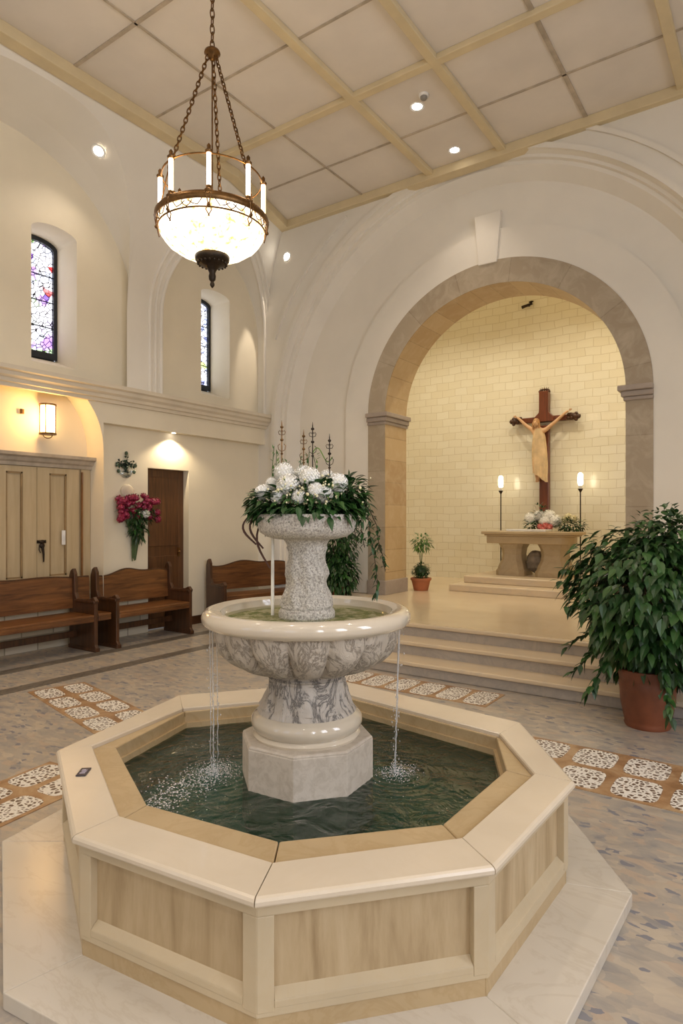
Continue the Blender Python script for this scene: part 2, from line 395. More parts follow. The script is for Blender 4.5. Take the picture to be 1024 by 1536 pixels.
# outer thin rib over the wide arch, archivolt with keystone
m=MB(); ringband(m,BC,BZ,3.86,3.92,8.38,8.45,PI-.42,PI-1.02,20); ringband(m,BC,BZ,3.80,3.86,8.38,8.45,.35,1.13,20)
ringband(m,BC,BZ,BR,BR+.07,8.37,8.45,.04,PI-.04,64,leg=.46)
struct(m.build('trim_7',PLASTER,smooth=True))
m=MB(); ringband(m,SC_,SZ,SR-.02,2.55,8.70,8.80,0,PI,64,leg=.46,kz=.97); struct(m.build('trim_8',PLASTER,smooth=True))
m=MB(); kx=-3.52
m.extr([(kx-.14,SZ+SR-.1),(kx+.14,SZ+SR-.1),(kx+.2,SZ+SR+.62),(kx-.2,SZ+SR+.62)],lambda u,z:(u,8.67,z),lambda u,z:(u,8.8,z))
struct(m.build('trim_9',PLASTER,bevel=.008))
# stone arch
def stoneuv(p):
    x=p.x-SC_; z=p.z-SZ
    if z<0: s=z*1.0 if x<0 else SR*PI-z
    else: s=SR*(PI-math.atan2(z,x))
    return (s,(p.y-8.7)*1.0)
m=MB(); N=72; ri=1.78; yf,yb=8.69,9.38
def sec(x,z,leg=None):
    z_=lambda r:(leg if leg is not None else SZ+r*z*(.97 if r==SR else .953))
    return [(SC_+SR*x,yb,z_(SR)),(SC_+SR*x,yf,z_(SR)),(SC_+ri*x,yf,z_(ri)),(SC_+ri*x,yb,z_(ri))]
secs=[sec(-1,0,.45+ i*(SZ-.45)/8) for i in range(8)]+[sec(-math.cos(PI*i/N),math.sin(PI*i/N)) for i in range(N+1)]+[sec(1,0,SZ-(i+1)*(SZ-.45)/8) for i in range(8)]
vs=[v for s in secs for v in s]
for k,mi in ((0,0),(1,0),(2,1),(3,1)):
    l=(k+1)%4; m.add(vs,[(i*4+k,i*4+l,(i+1)*4+l,(i+1)*4+k) for i in range(len(secs)-1)],mi)
struct(m.build('trim_10',[STONE_F,STONE_I],uv=stoneuv,recalc=False,smooth=False))
for n_,(xa,xb,s_) in enumerate(((SC_-SR,SC_-ri,1),(SC_+ri,SC_+SR,-1))):
    m=MB()
    for (z0,z1,e) in ((3.17,3.22,.025),(3.22,3.29,.05),(3.29,3.36,.085)):
        m.box(xa-(.005 if s_>0 else e),xb+(e if s_>0 else .005),yf-e,yb+.02,z0,z1)
    m.box(xa-(.005 if s_>0 else .03),xb+(.03 if s_>0 else .005),yf-.03,yb+.01,.45,.68)
    struct(m.build('trim_%d'%(11+n_),CAPST,bevel=.012))
# alcove room
m=MB(); m.box(-7.1,-1.0,12.0,12.15,.3,6.6); struct(m.build('wall_back',TILE))
m=MB(); m.box(-7.25,-7.1,9.3,12.15,.3,6.6); m.box(-1.0,-.85,9.3,12.15,.3,6.6); m.box(-7.25,-.85,9.3,12.15,6.5,6.6)
wallcols(m,lambda u,z:(u,9.37,z),-7.2,-.9,.3,6.55,[(SC_-SR+.1,SC_+SR-.1,.3,arch(SC_,SR-.1,SZ,SR-.1))])
struct(m.build('wall_alcove',PLASTER2))
# ---- left wall
def xe(y):
    if y<6.7: return -6.62
    return -6.62-(y-6.7)/(8.5-6.7)*.5
def cove(y,z):
    if z<4.5: return -7.55
    t=(z-4.5)/2.25; return -7.55+(xe(y)+7.55)*min(1,t)**2.1
B1=dict(c=3.86,hw=1.7,zs=4.6,r=1.98,n=2.7); L1=dict(c=3.86,hw=1.93,zs=4.5,r=1.93,n=2)
B2=dict(c=7.28,hw=1.13,zs=4.75,r=1.4,n=2)
f1=arch(B1['c'],B1['hw'],B1['zs'],B1['r'],B1['n']); l1=arch(L1['c'],L1['hw'],L1['zs'],L1['r'],2); f2=arch(B2['c'],B2['hw'],B2['zs'],B2['r'],2)
m=MB()
def covepatch(u0,u1,fn,n):
    rows=40
    for i in range(n):
        ya=u0+(u1-u0)*((1-math.cos(PI*i/n))/2); yb_=u0+(u1-u0)*((1-math.cos(PI*(i+1)/n))/2)
        za=fn(ya); zb=fn(yb_)
        A=[(cove(ya,za+(ZC-za)*j/rows),ya,za+(ZC-za)*j/rows) for j in range(rows+1)]
        B=[(cove(yb_,zb+(ZC-zb)*j/rows),yb_,zb+(ZC-zb)*j/rows) for j in range(rows+1)]
        m.loft(A,B)
low=lambda y:3.45
b1a,b1b=B1['c']-B1['hw'],B1['c']+B1['hw']; b2a,b2b=B2['c']-B2['hw'],B2['c']+B2['hw']
covepatch(-4.3,b1a,low,12); covepatch(b1a,b1b,f1,56); covepatch(b1b,b2a,low,6); covepatch(b2a,b2b,f2,48); covepatch(b2b,8.52,low,4)
o1=outline(B1['c'],B1['hw'],3.45,f1,56); o1b=outline(L1['c'],L1['hw'],3.45,l1,56)
A=[(cove(y,z),y,z) for y,z in o1]; Bk=[(-7.7,y,z) for y,z in o1b]
mid=[tuple((a[i]*.45+b[i]*.55)+(0 if i else -.06) for i in range(3)) for a,b in zip(A,Bk)]
m.loft(A,mid); m.loft(mid,Bk)
o2=outline(B2['c'],B2['hw'],3.45,f2,48)
m.loft([(cove(y,z),y,z) for y,z in o2],[(-7.7,y,z) for y,z in o2])
bmo=m.build('wall_left_vault',PLASTER,smooth=True); struct(bmo)
for p in bmo.data.polygons: pass
# archivolt mouldings round the bay arches
m=MB()
def archtube(B,dr,r,off):
    pts=[]
    fn=arch(B['c'],B['hw']+dr,B['zs'],B['r']+dr,B.get('n',2))
    for y,z in outline(B['c'],B['hw']+dr,3.5,fn,60): pts.append((cove(y,z)+off,y,z))
    # resample leg
    leg=[pts[0]]+[(cove(pts[0][1],3.5+(B['zs']-3.5)*i/6)+off,pts[0][1],3.5+(B['zs']-3.5)*i/6) for i in range(1,6)]
    leg2=[(cove(pts[-1][1],B['zs']-(B['zs']-3.5)*i/6)+off,pts[-1][1],B['zs']-(B['zs']-3.5)*i/6) for i in range(1,7)]
    m.tube(leg+pts[1:-1]+leg2,r,8)
archtube(B2,.0,.03,-.0); archtube(B2,.10,.022,0); archtube(B2,.20,.028,0); 
struct(m.build('trim_13',PLASTER,smooth=True))
# lunette wall with two windows (x=-7.7), reveals to x=-8.22
W=[(4.27,4.89,3.64,.11),(7.07,7.71,3.68,.09)]
ops=[(a,b,zb,arch((a+b)/2,(b-a)/2,5.32,r,2)) for a,b,zb,r in W]
m=MB(); wallcols(m,lambda u,z:(-7.7,u,z),-4.3,8.6,3.3,6.75,ops)
for (a,b,zb,r),op in zip(W,ops):
    ol=outline((a+b)/2,(b-a)/2,zb,op[3],24)
    ol2=[(y,z) for y,z in ol]; ol2[0]=(ol[0][0],zb+.18); ol2[-1]=(ol[-1][0],zb+.18)
    m.loft([(-7.7,y,z) for y,z in ol],[(-8.22,y,z) for y,z in ol2])
    m.add([(-7.7,a,zb),(-7.7,b,zb),(-8.22,b,zb+.18),(-8.22,a,zb+.18)],[(0,1,2,3)])
struct(m.build('wall_left_upper',PLASTER2))
def mat_glass(name,colours,seed):
    m=Mat(name,'#ffffff',.3); tc=m.N('ShaderNodeTexCoord'); mp=m.N('ShaderNodeMapping'); mp.inputs['Location'].default_value=(seed,seed*2,0); m.L(tc.outputs['Object'],mp.inputs[0]); v=mp.outputs[0]
    cell=m.vor(v,9); sp=m.N('ShaderNodeSeparateColor'); m.L(cell,sp.inputs[0])
    c=m.ramp(sp.outputs[0],colours,'CONSTANT')
    big=m.noise(v,2.3,2); c=m.mix(m.ramp(big,[(.42,(0,0,0)),(.6,(.9,.9,.9))]),c,'#f4f6ff')
    d=m.vor(v,15,'DISTANCE_TO_EDGE','Distance'); lead=m.ramp(d,[(0,(1,1,1)),(.05,(1,1,1)),(.07,(0,0,0))])
    c=m.mix(lead,c,'#15151a'); m.base(c); m.L(c,m.b.inputs['Emission Color']); m.b.inputs['Emission Strength'].default_value=1.9; return m.m
G1=mat_glass('stained_glass_purple',[(0,'#f4f4ff'),(.3,'#b08ad8'),(.4,'#e8ecff'),(.55,'#6a3ca8'),(.63,'#dfe8ff'),(.72,'#c83a3a'),(.78,'#f7f7ff'),(.9,'#6f9a4a')],3.1)
G2=mat_glass('stained_glass_blue',[(0,'#eef2ff'),(.3,'#9aa6d8'),(.45,'#e8ecff'),(.6,'#4a5aa0'),(.7,'#dfe8ff'),(.85,'#c8dc8a'),(.92,'#f7f7ff')],8.3)
WF=simple('window_frame_dark','#2c3036',.4,.3)
for i,((a,b,zb,r),gm) in enumerate(zip(W,(G1,G2))):
    c=(a+b)/2; hw=(b-a)/2; z0=zb+.18; fn=arch(c,hw,5.32,r,2); fni=arch(c,hw-.05,5.28,r-.02,2)
    m=MB(); A=[(y,z) for y,z in outline(c,hw,z0,fn,24)]; B=[(y,z) for y,z in outline(c,hw-.05,z0+.09,fni,24)]
    for xx in (-8.16,-8.24): m.loft([(xx,y,z) for y,z in A],[(xx,y,z) for y,z in B],closed=True)
    m.loft([(-8.16,y,z) for y,z in B],[(-8.24,y,z) for y,z in B],closed=True)
    for q in range(1,4): zq=z0+.09+(5.3-z0)*q/4.3; m.box(-8.2,-8.185,a+.05,b-.05,zq-.006,zq+.006)
    f=struct(m.build('window_%d'%(i+1),WF))
    m=MB(); n=len(B); m.add([(-8.205,y,z) for y,z in B]+[(-8.215,y,z) for y,z in B],[tuple(range(n)),tuple(range(2*n-1,n-1,-1))]+[(k,(k+1)%n,n+(k+1)%n,n+k) for k in range(n)])
    m.build('pane',gm,f)
# lower left wall: header, niche, recessed door wall
NI=arch(3.86,1.33,2.55,1.1,2.2)
m=MB(); wallcols(m,lambda u,z:(-7.55,u,z),-4.3,5.19,0,3.5,[(2.53,5.19,0,NI)])
wallcols(m,lambda u,z:(-7.55,u,z),5.19,8.6,2.97,3.5)
m.add([(-7.55,5.19,2.97),(-7.55,8.6,2.97),(-7.7,8.6,2.97),(-7.7,5.19,2.97)],[(0,1,2,3)])
ol=outline(3.86,1.33,0,NI,40)
m.loft([(-7.55,y,min(z,3.45)) for y,z in ol],[(-7.92,y-.02*(1 if y>3.86 else -1),min(z,3.45)) for y,z in ol])
wallcols(m,lambda u,z:(-7.9,u,z),2.4,5.3,0,3.5)
dop=[(6.03,6.81,0,lambda y:2.42)]
wallcols(m,lambda u,z:(-7.7,u,z),5.19,8.6,0,3.0,dop)
m.loft([(-7.7,6.03,0),(-7.7,6.03,2.42),(-7.7,6.81,2.42),(-7.7,6.81,0)],[(-7.86,6.03,0),(-7.86,6.03,2.42),(-7.86,6.81,2.42),(-7.86,6.81,0)])
struct(m.build('wall_left',PLASTER2))
m=MB(); pr=[(-7.56,3.24),(-7.50,3.24),(-7.49,3.28),(-7.46,3.29),(-7.45,3.33),(-7.41,3.36),(-7.40,3.40),(-7.36,3.42),(-7.36,3.47),(-7.56,3.5)]
m.extr(pr,lambda x,z:(x,-4.2,z),lambda x,z:(x,8.5,z)); struct(m.build('trim_14',TRIM))
m=MB(); m.box(-7.86,-7.80,2.5,5.19,0,.7); struct(m.build('trim_15',BRICK)); m=MB(); m.box(-7.72,-7.68,5.2,6.02,0,.66); struct(m.build('trim_16',BRICK))
m=MB(); m.box(-7.7,-7.67,6.83,8.5,0,.13); struct(m.build('baseboard_left',PEWD))
m=MB(); m.box(-7.87,-7.82,6.03,6.81,.01,2.42)
d=struct(m.build('door_1',DOORW,bevel=.004))
m=MB(); m.box(-7.825,-7.81,6.13,6.71,1.25,2.3); m.box(-7.825,-7.81,6.13,6.71,.15,1.1); m.build('door_panel',DOORW,d,bevel=.006)
m=MB(); m.ball((-7.79,6.7,1.15),.025); m.box(-7.82,-7.8,6.68,6.72,1.08,1.22); m.build('door_handle',BRASS,d)
# dark corner pier beside the cornice end
# right and rear walls of the room with daylight windows, openings added to let fill light in
m=MB(); rops=[(y,y+1.2,1.6,arch(y+.6,.6,4.4,.6)) for y in (-2.6,.2,3.0)]
wallcols(m,lambda u,z:(3.5,u,z),-4.4,8.6,0,6.8,rops)
for o_ in rops:
    ol=outline((o_[0]+o_[1])/2,.6,1.6,o_[3],20); m.loft([(3.5,y,z) for y,z in ol],[(3.9,y,z) for y,z in ol])
struct(m.build('wall_right',PLASTER))
m=MB(); bops=[(x,x+1.4,1.2,arch(x+.7,.7,4.4,.7)) for x in (-6,-3,0)]
wallcols(m,lambda u,z:(u,-4.3,z),-8,3.6,0,6.8,bops); struct(m.build('wall_rear',PLASTER))
# ceiling, beams
m=MB(); m.box(-8.1,3.7,-4.5,8.8,ZC,ZC+.1); struct(m.build('ceiling',CEIL))
m=MB()
for x in (-4.27,-3.18,-1.0,.1,2.2): m.box(x-.055,x+.055,-4.3,8.4,ZC-.07,ZC)
for y in (6.32,2.1,-2.1): m.box(-6.62,3.5,y-.055,y+.055,ZC-.068,ZC)
m.box(-6.70,-6.52,-4.3,6.72,ZC-.13,ZC); m.box(-7.8,3.5,8.33,8.52,ZC-.131,ZC)
m.prism([(-6.70,6.7),(-6.52,6.72),(-6.98,8.4),(-7.15,8.4)],ZC-.129,ZC)
struct(m.build('trim_17',BEAM,bevel=.01))
m=MB()
for x in (-5.45,-2.08,1.15): m.box(x-(.025 if x==-2.08 else .012),x+(.025 if x==-2.08 else .012),-4.3,8.4,ZC-.015,ZC)
for y,w_ in ((7.4,.012),(5.24,.012),(4.12,.02),(3.1,.012),(1,.012),(0,.012)): m.box(-6.55,3.5,y-w_,y+w_,ZC-.015,ZC)
struct(m.build('trim_18',BAR))
# ------------------------------------------------------------------ fountain
cap=[(-3.024,1.809),(-2.165,1.357),(-1.345,1.453),(-.806,2.053),(-.774,2.919),(-1.255,3.583),(-2.583,3.755),(-3.302,2.835)]
capin=[(-2.936, 1.95), (-2.16, 1.555), (-1.439, 1.646), (-0.981, 2.17), (-0.952, 2.903), (-1.282, 3.331), (-2.415, 3.495), (-3.051, 2.652)]
tan=[(-2.858, 2.038), (-2.184, 1.706), (-1.538, 1.793), (-1.1, 2.261), (-1.089, 2.915), (-1.294, 3.315), (-2.406, 3.477), (-3.031, 2.65)]
CX,CY=-1.93,2.52
def sc2(P,k=None,d=None):      # move corners toward the centre by d metres
    R=[]
    for x,y in P:
        L=math.hypot(x-CX,y-CY); f=(L-d)/L; R.append((CX+(x-CX)*f,CY+(y-CY)*f))
    return R
F_=thing('fountain',(CX,CY,0),'octagonal limestone fountain with a carved two-tier marble bowl in its pool','fountain')
# plinth: eight marble slabs
pl=sc2(cap,d=-.235); pin=sc2(cap,d=.12)
pl[0]=(pl[0][0]-.03,pl[0][1]-.03)
for i in range(8):
    j=(i+1)%8; m=MB(); m.prism([pl[i],pl[j],pin[j],pin[i]],0,.06); m.build('plinth_slab',PLINTH,F_,bevel=.004)
wl=sc2(cap,d=.028); wi=sc2(cap,d=.17)
for i in range(8):
    j=(i+1)%8; a=Vector(wl[i]); b=Vector(wl[j]); u=(b-a); L=u.length; u/=L; n=Vector((u.y,-u.x))
    if n.dot(a-Vector((CX,CY)))<0: n=-n
    m=MB()
    Pt=lambda s,o,z:(a.x+u.x*s+n.x*o,a.y+u.y*s+n.y*o,z)
    def bx(s0,s1,o0,o1,z0,z1,o1t=None):
        o1t=o1 if o1t is None else o1t
        m.add([Pt(s0,o0,z0),Pt(s1,o0,z0),Pt(s1,o1,z0),Pt(s0,o1,z0),Pt(s0,o0,z1),Pt(s1,o0,z1),Pt(s1,o1t,z1),Pt(s0,o1t,z1)],[(0,3,2,1),(4,5,6,7),(0,1,5,4),(1,2,6,5),(2,3,7,6),(3,0,4,7)])
    bx(0,L,-.1,0,.445,.492); bx(0,.055,-.1,0,.14,.445); bx(L-.055,L,-.1,0,.14,.445)
    bx(0,L,-.1,-.002,.125,.151); 
    bx(.055,L-.055,-.1,.0,.15,.175,-.0); bx(.055,L-.055,-.1,0,.175,.2,-.035)
    side=m.build('side_frame',FRAME,F_,bevel=.003)
    m=MB(); bx(.05,L-.05,-.1,-.032,.15,.445); m.build('side_panel',PANEL,side)
    m=MB(); bx(.0,L,-.1,-.01,.06,.127); m.build('skirting',LEDGE,side)
    # coping
    m=MB(); g=.0022; ui=(Vector(cap[j])-Vector(cap[i])).normalized()
    q=lambda P,s:(P[0]+ui.x*s,P[1]+ui.y*s)
    pf_=[(0.01,.488),(.002,.49),(-.002,.496),(-.002,.508),(.004,.516),(.014,.52)]
    cA=[(*q(sc2(cap,d=d_)[i],g),z_) for d_,z_ in pf_]+[(*q(sc2(capin,d=-.006)[i],g),.52),(*q(capin[i],g),.515),(*q(capin[i],g),.488)]
    cB=[(*q(sc2(cap,d=d_)[j],-g),z_) for d_,z_ in pf_]+[(*q(sc2(capin,d=-.006)[j],-g),.52),(*q(capin[j],-g),.515),(*q(capin[j],-g),.488)]
    m.loft(cA,cB,closed=True); nn_=len(cA); m.add(cA,[tuple(range(nn_))]); m.add(cB,[tuple(range(nn_-1,-1,-1))]); m.build('coping_slab',COPE,F_)
    m=MB(); m.prism([q(capin[i],-0+g),q(capin[j],-g),q(tan[j],-g),q(tan[i],g)],.45,.500); 
    t2=sc2(tan,d=-.03); t3=sc2(tan,d=.0)
    m.build('ledge_slab',LEDGE,F_,bevel=.006)
    m=MB(); t4=sc2(tan,d=.018); m.prism([t2[i],t2[j],t3[j],t3[i]],.43,.47); m.prism([t2[i],t2[j],t4[j],t4[i]],.395,.436); pw=m.build('pool_lining',LEDGE,F_); m=MB(); m.prism([t2[i],t2[j],t3[j],t3[i]],.15,.405); m.build('pool_wall',POOLFLOOR,F_)
m=MB(); m.prism(sc2(tan,d=-.04),.06,.17); m.build('pool_floor',POOLFLOOR,F_)
# pool water surface
tw=sc2(tan,d=.006); WX,WY=-1.985,2.53
JP=[]
for l_ in (-.47,.455): JP.append((WX+l_*math.cos(rad(35)),WY+l_*math.sin(rad(35))))
def bdist(a):
    d=Vector((math.cos(a),math.sin(a)))
    for i in range(8):
        p=Vector(tw[i])-Vector((WX,WY)); q_=Vector(tw[(i+1)%8])-Vector((WX,WY)); e=q_-p
        den=d.x*(-e.y)+d.y*e.x
        if abs(den)<1e-9: continue
        t=(p.x*(-e.y)+p.y*e.x)/den; u=(d.x*p.y-d.y*p.x)/den
        if t>0 and -1e-6<=u<=1+1e-6: return t
    return .8
NA,NR=300,90; m=MB(); vs=[];fs=[]
for j in range(NR+1):
    for i in range(NA):
        a=2*PI*i/NA; r=bdist(a)*(.28+.72*j/NR); x=WX+r*math.cos(a); y=WY+r*math.sin(a); z=.405
        for k,(jx,jy) in enumerate(JP):
            d=math.hypot(x-jx,y-jy); z+=.0045*math.sin(d*150-k)*math.exp(-d*5.5)
        z+=.0011*math.sin(x*31+2*math.sin(y*17))*math.sin(y*37+1.5*math.sin(x*23))
        vs.append((x,y,z))
for j in range(NR):
    for i in range(NA):
        k=(i+1)%NA; fs.append((j*NA+i,(j+1)*NA+i,(j+1)*NA+k,j*NA+k))
m.add(vs,fs)
w_=m.build('pool_water',WATER,F_,recalc=False,smooth=True)
# pedestal
PX,PY=-1.985,2.53; PC=(PX,PY,0)
oc=[(PX+.335*math.cos(rad(-55-7.5+45*k)),PY+.335*math.sin(rad(-55-7.5+45*k))) for k in range(8)]
m=MB(); m.prism(oc,.17,.60,0); m.prism(oc,.60,.612,0,[(PX+(x-PX)*.97,PY+(y-PY)*.97) for x,y in oc]); m.build('pedestal_block',BLOCK,F_,bevel=.006)
m=MB(); m.lathe([(.0,.608),(.262,.608),(.27,.625),(.262,.638),(.255,.642),(.27,.655),(.28,.68),(.276,.705),(.262,.722),(.25,.728),(.243,.738),(.0,.74)],PC,64); m.build('base_moulding',RIM,F_,smooth=True)
m=MB()
def relief(a,j,z): return 1+.04*math.sin(a*7+z*22)*math.sin(a*4-z*13)+.014*math.sin(a*17-z*41)*math.sin(a*5+z*60)
prof=[(.0,.735)]+[(.19+.058*(1-t)**1.7,.735+.165*t) for t in [i/34 for i in range(35)]]+[(.196,.903),(.201,.908),(.196,.914),(.189,.918),(.19,.945),(0,.945)]
m.lathe(prof,PC,160,mod=lambda a,j,z: relief(a,j,z) if 5<j<33 else 1); m.build('lower_stem',STEM,F_,smooth=True)
# lobed bowl
m=MB(); prof=[]; T=22
for i in range(T+1):
    t=i/T; th=t*PI/2; prof.append((.185+.275*math.sin(th)**.85, .935+.235*(1-math.cos(th))**.9))
nl=15
def lobes(a,j,z):
    t=(z-.935)/.235; t=max(0,min(1,t)); 
    return 1+(.2*abs(math.cos(a*nl/2+.35))**.42-.14)*math.sin(min(1,t*1.2+.16)*PI*.93)**.6
m.lathe(prof,PC,480,mod=lobes)
m.build('lobed_bowl',BOWL,F_,smooth=True)
m=MB(); rp=[(.455,1.155)]
for i in range(17):
    a=-PI*.62+ (PI*1.18)*i/16; rp.append((.478+.045*math.cos(a),1.205+.042*math.sin(a)))
rp+=[(.43,1.235),(.425,1.2),(.39,1.16),(.25,1.13),(.0,1.125)]
m.lathe(rp,PC,96,mi=0); m.build('bowl_rim',[RIM],F_,smooth=True)
m=MB(); m.lathe([(0,1.192),(.30,1.192),(.42,1.188)],PC,64); m.build('bowl_moss',MOSS,F_)
m=MB(); m.lathe([(.427,1.2),(.2,1.2),(.001,1.2)],PC,64); m.f=[f for f in m.f if len(f)==4]; m.mi=m.mi[:len(m.f)]; m.build('bowl_water',BWATER,F_,recalc=False)
m=MB()
prof=[(0,1.16),(.136,1.16),(.142,1.2),(.142,1.222),(.136,1.235),(.128,1.24),(.132,1.25),(.128,1.27),(.116,1.31),(.104,1.35),(.1,1.38),(.106,1.41),(.1,1.44),(.094,1.48),(.092,1.52),(.1,1.555),(.106,1.57),(.118,1.585),(.118,1.6),(0,1.6)]
pf=[]
for (r0,z0),(r1,z1) in zip(prof,prof[1:]):
    for k in range(3): pf.append((r0+(r1-r0)*k/3,z0+(z1-z0)*k/3))
pf.append(prof[-1])
m.lathe(pf,PC,96,mod=lambda a,j,z:(1+.075*math.sin(3*a+z*26)*math.sin(5*a-z*19)+.02*math.sin(13*a+z*70)) if 1.25<z<1.55 else 1); m.build('upper_stem',PEBBLE,F_,smooth=True)
m=MB(); prof=[(0,1.585),(.15,1.588),(.2,1.6),(.235,1.622),(.246,1.65),(.249,1.68),(.247,1.7),(.238,1.712),(.22,1.712),(.212,1.70),(.2,1.66),(0,1.65)]
m.lathe(prof,PC,96); m.build('upper_bowl',PEBBLE,F_,smooth=True)
# falling water
def jet(x,y,z0,z1,r,sway,seed,parent=F_,name='water_stream',beads=True):
    rnd=random.Random(seed); m=MB(); pts=[];R=[]
    n=46
    for i in range(n):
        t=i/(n-1); z=z0+(z1-z0)*t
        pts.append((x+sway[0]*t+rnd.uniform(-1,1)*.004*t,y+sway[1]*t+rnd.uniform(-1,1)*.004*t,z)); R.append(max(.0012,r*(1-.45*t)*(1+.6*rnd.uniform(-1,1)*t)))
    m.tube(pts,R,8)
    if beads:
        for k in range(26):
            t=rnd.random()**.7; z=z0+(z1-z0)*t
            m.ball((x+sway[0]*t+rnd.gauss(0,.012),y+sway[1]*t+rnd.gauss(0,.012),z),rnd.uniform(.0015,.004),(1,1,1.6),6,4)
    m.build(name,JET,parent,smooth=True)
_cs,_sn=math.cos(rad(35)),math.sin(rad(35))
def side(l,dd=0): return (PX+l*_cs-dd*_sn, PY+l*_sn+dd*_cs)
for k,(l,rr) in enumerate(((-.477,.0045),(-.455,.003),(-.49,.003))):
    x,y=side(l); jet(x,y,1.175,.41,rr,(.01,0),k)
x,y=side(.468); jet(x,y,1.17,.41,.005,(-.02,-.01),9); jet(x-.005,y,1.17,.41,.003,(-.012,-.02),10)
x,y=side(-.175,.02); m=MB(); m.tube([(x,y,1.63),(x,y,1.5),(x,y,1.2)],[.008,.0085,.009],10); m.build('overflow_stream',simple('stream_white','#efe9da',.2),F_,smooth=True)
def splash(l,d,n,R,seed,name='water_splash'):
    rnd=random.Random(seed); m=MB(); cx,cy=side(l,d)
    for k in range(n):
        rr=abs(rnd.gauss(0,R)); a=rnd.uniform(0,2*PI); h=max(0,rnd.gauss(0,.03))*math.exp(-rr/R)
        m.ball((cx+rr*math.cos(a),cy+rr*math.sin(a),.407+h),rnd.uniform(.001,.003),(1,1,.7),6,4)
    o=m.build(name,FOAM_GLINT,F_,smooth=True); o['kind']='stuff'
splash(-.465,0,1100,.085,3); splash(.45,0,500,.07,4)
rnd=random.Random(55); m=MB()  # white flecks stand in for lamp reflections sparkling on the ripples
for k in range(620):
    t=rnd.random(); l=-.55-.15*t+rnd.gauss(0,.07); d=-.05-.42*t+rnd.gauss(0,.06); x,y=side(l,d)
    m.ball((x,y,.4065),rnd.uniform(.0008,.0034),(1.4,1.4,.4),6,4)
o=m.build('glint_flecks',FOAM_GLINT,F_,smooth=True); o['kind']='stuff'
# small dark plaque on the coping
m=MB(); m.box(-.045,.045,-.022,.022,0,.004)
pq=m.build('plaque',simple('plaque_dark','#2f2836',.4),None,bevel=.001); pq.location=(-2.655,1.72,.5215); pq.rotation_euler=(0,0,rad(130)); tag(pq,'small dark plaque lying on the pale coping of the fountain','plaque')
m=MB()
for i,(a,b,c_,d_) in enumerate(((-.024,-.012,-.012,.012),(-.006,.001,-.013,.008),(.006,.01,-.013,.012),(.014,.024,-.006,.012),(.014,.02,-.013,-.01))): m.box(a,b,c_,d_,.004,.0048)
m.build('lettering',simple('plaque_light','#b9b2c4',.5),pq,local=True)
# ------------------------------------------------------------------ leaves
def leaf(mb,base,dirv,length,width,droop=.3,up=Vector((0,0,1)),n=5,mi=0,fold=.25):
    d=Vector(dirv).normalized(); sd=d.cross(up)
    if sd.length<.05: sd=d.cross(Vector((1,0,0)))
    sd.normalize(); nn=sd.cross(d).normalized(); vs=[];fs=[]; p=Vector(base)
    prof=[0.05,.72,1.0,.82,.45,.02] if n==5 else [0.05,1,.6,.02]
    L=len(prof)-1
    for i,w in enumerate(prof):
        t=i/L; c=p+d*length*t+Vector((0,0,-1))*droop*length*t*t; hw=width*.5*w
        vs+= [c+sd*hw+nn*hw*fold, c, c-sd*hw+nn*hw*fold]
    for i in range(L):
        a=i*3; fs+=[(a,a+1,a+4,a+3),(a+1,a+2,a+5,a+4)]
    mb.add(vs,fs,mi)
def rdir(rnd): 
    z=rnd.uniform(-1,1); a=rnd.uniform(0,2*PI); s=math.sqrt(1-z*z); return Vector((s*math.cos(a),s*math.sin(a),z))
def bush(mb,c,R,n,rnd,ll=(.07,.13),w=.6,hang=.5,shell=.5,zmin=None,mi=0,lump=.25,fold=.25):
    c=Vector(c); ph=[rdir(rnd) for _ in range(9)]
    for _ in range(n):
        d=rdir(rnd); q=1+lump*(max(d.dot(h) for h in ph)-.75)*2
        r=(shell+(1-shell)*rnd.random()**.6)*q
        p=c+Vector((d.x*R[0],d.y*R[1],d.z*R[2]))*r
        if zmin is not None and p.z<zmin: continue
        o=Vector((d.x,d.y,d.z*.5)).normalized()+rdir(rnd)*.55+Vector((0,0,-hang))
        l=rnd.uniform(*ll); leaf(mb,p,o,l,l*w,rnd.uniform(.1,.5),up=Vector((rnd.uniform(-.3,.3),rnd.uniform(-.3,.3),1)),mi=mi,fold=fold)
# large plant in terracotta pot
bp=thing('potted_plant',(-.93,5.67,0),'large bushy dark green plant in a terracotta pot at the right end of the steps','plant')
m=MB(); m.lathe([(0,0),(.168,0),(.178,.02),(.172,.035),(.178,.06),(.205,.2),(.212,.3),(.218,.35),(.212,.365),(.216,.4),(.228,.44),(.225,.465),(.21,.47),(.2,.44),(0,.42)],(-.93,5.67,0),48); m.build('pot',TERRA,bp,smooth=True)
m=MB(); m.lathe([(0,.43),(.2,.435)],(-.93,5.67,0),24); m.build('soil',SOIL,bp)
rnd=random.Random(21); m=MB()
stems=[]
for k in range(34):
    a=rnd.uniform(0,2*PI); rr=rnd.uniform(.2,.62); top=rnd.uniform(.9,1.62)*(1-.25*rr); pts=[]
    for i in range(9):
        t=i/8; pts.append(Vector((-.93+math.cos(a)*rr*t**1.3,5.67+math.sin(a)*rr*t**1.3,.42+(top-.42)*math.sin(t*PI*.62)/math.sin(PI*.5)*1.0)))
    m.tube(pts,[.008*(1-.6*i/8) for i in range(9)],5); stems.append(pts)
m.build('stems',STEMB,bp,smooth=True)
m=MB(); C0=Vector((-.9,5.7,1.02))
bush(m,C0,(.60,.60,.62),4200,rnd,(.05,.125),.58,.8,.4,zmin=.3,lump=.5,fold=.2)
bush(m,C0+Vector((.12,.1,.42)),(.38,.38,.32),900,rnd,(.05,.10),.6,.3,.3,lump=.3)
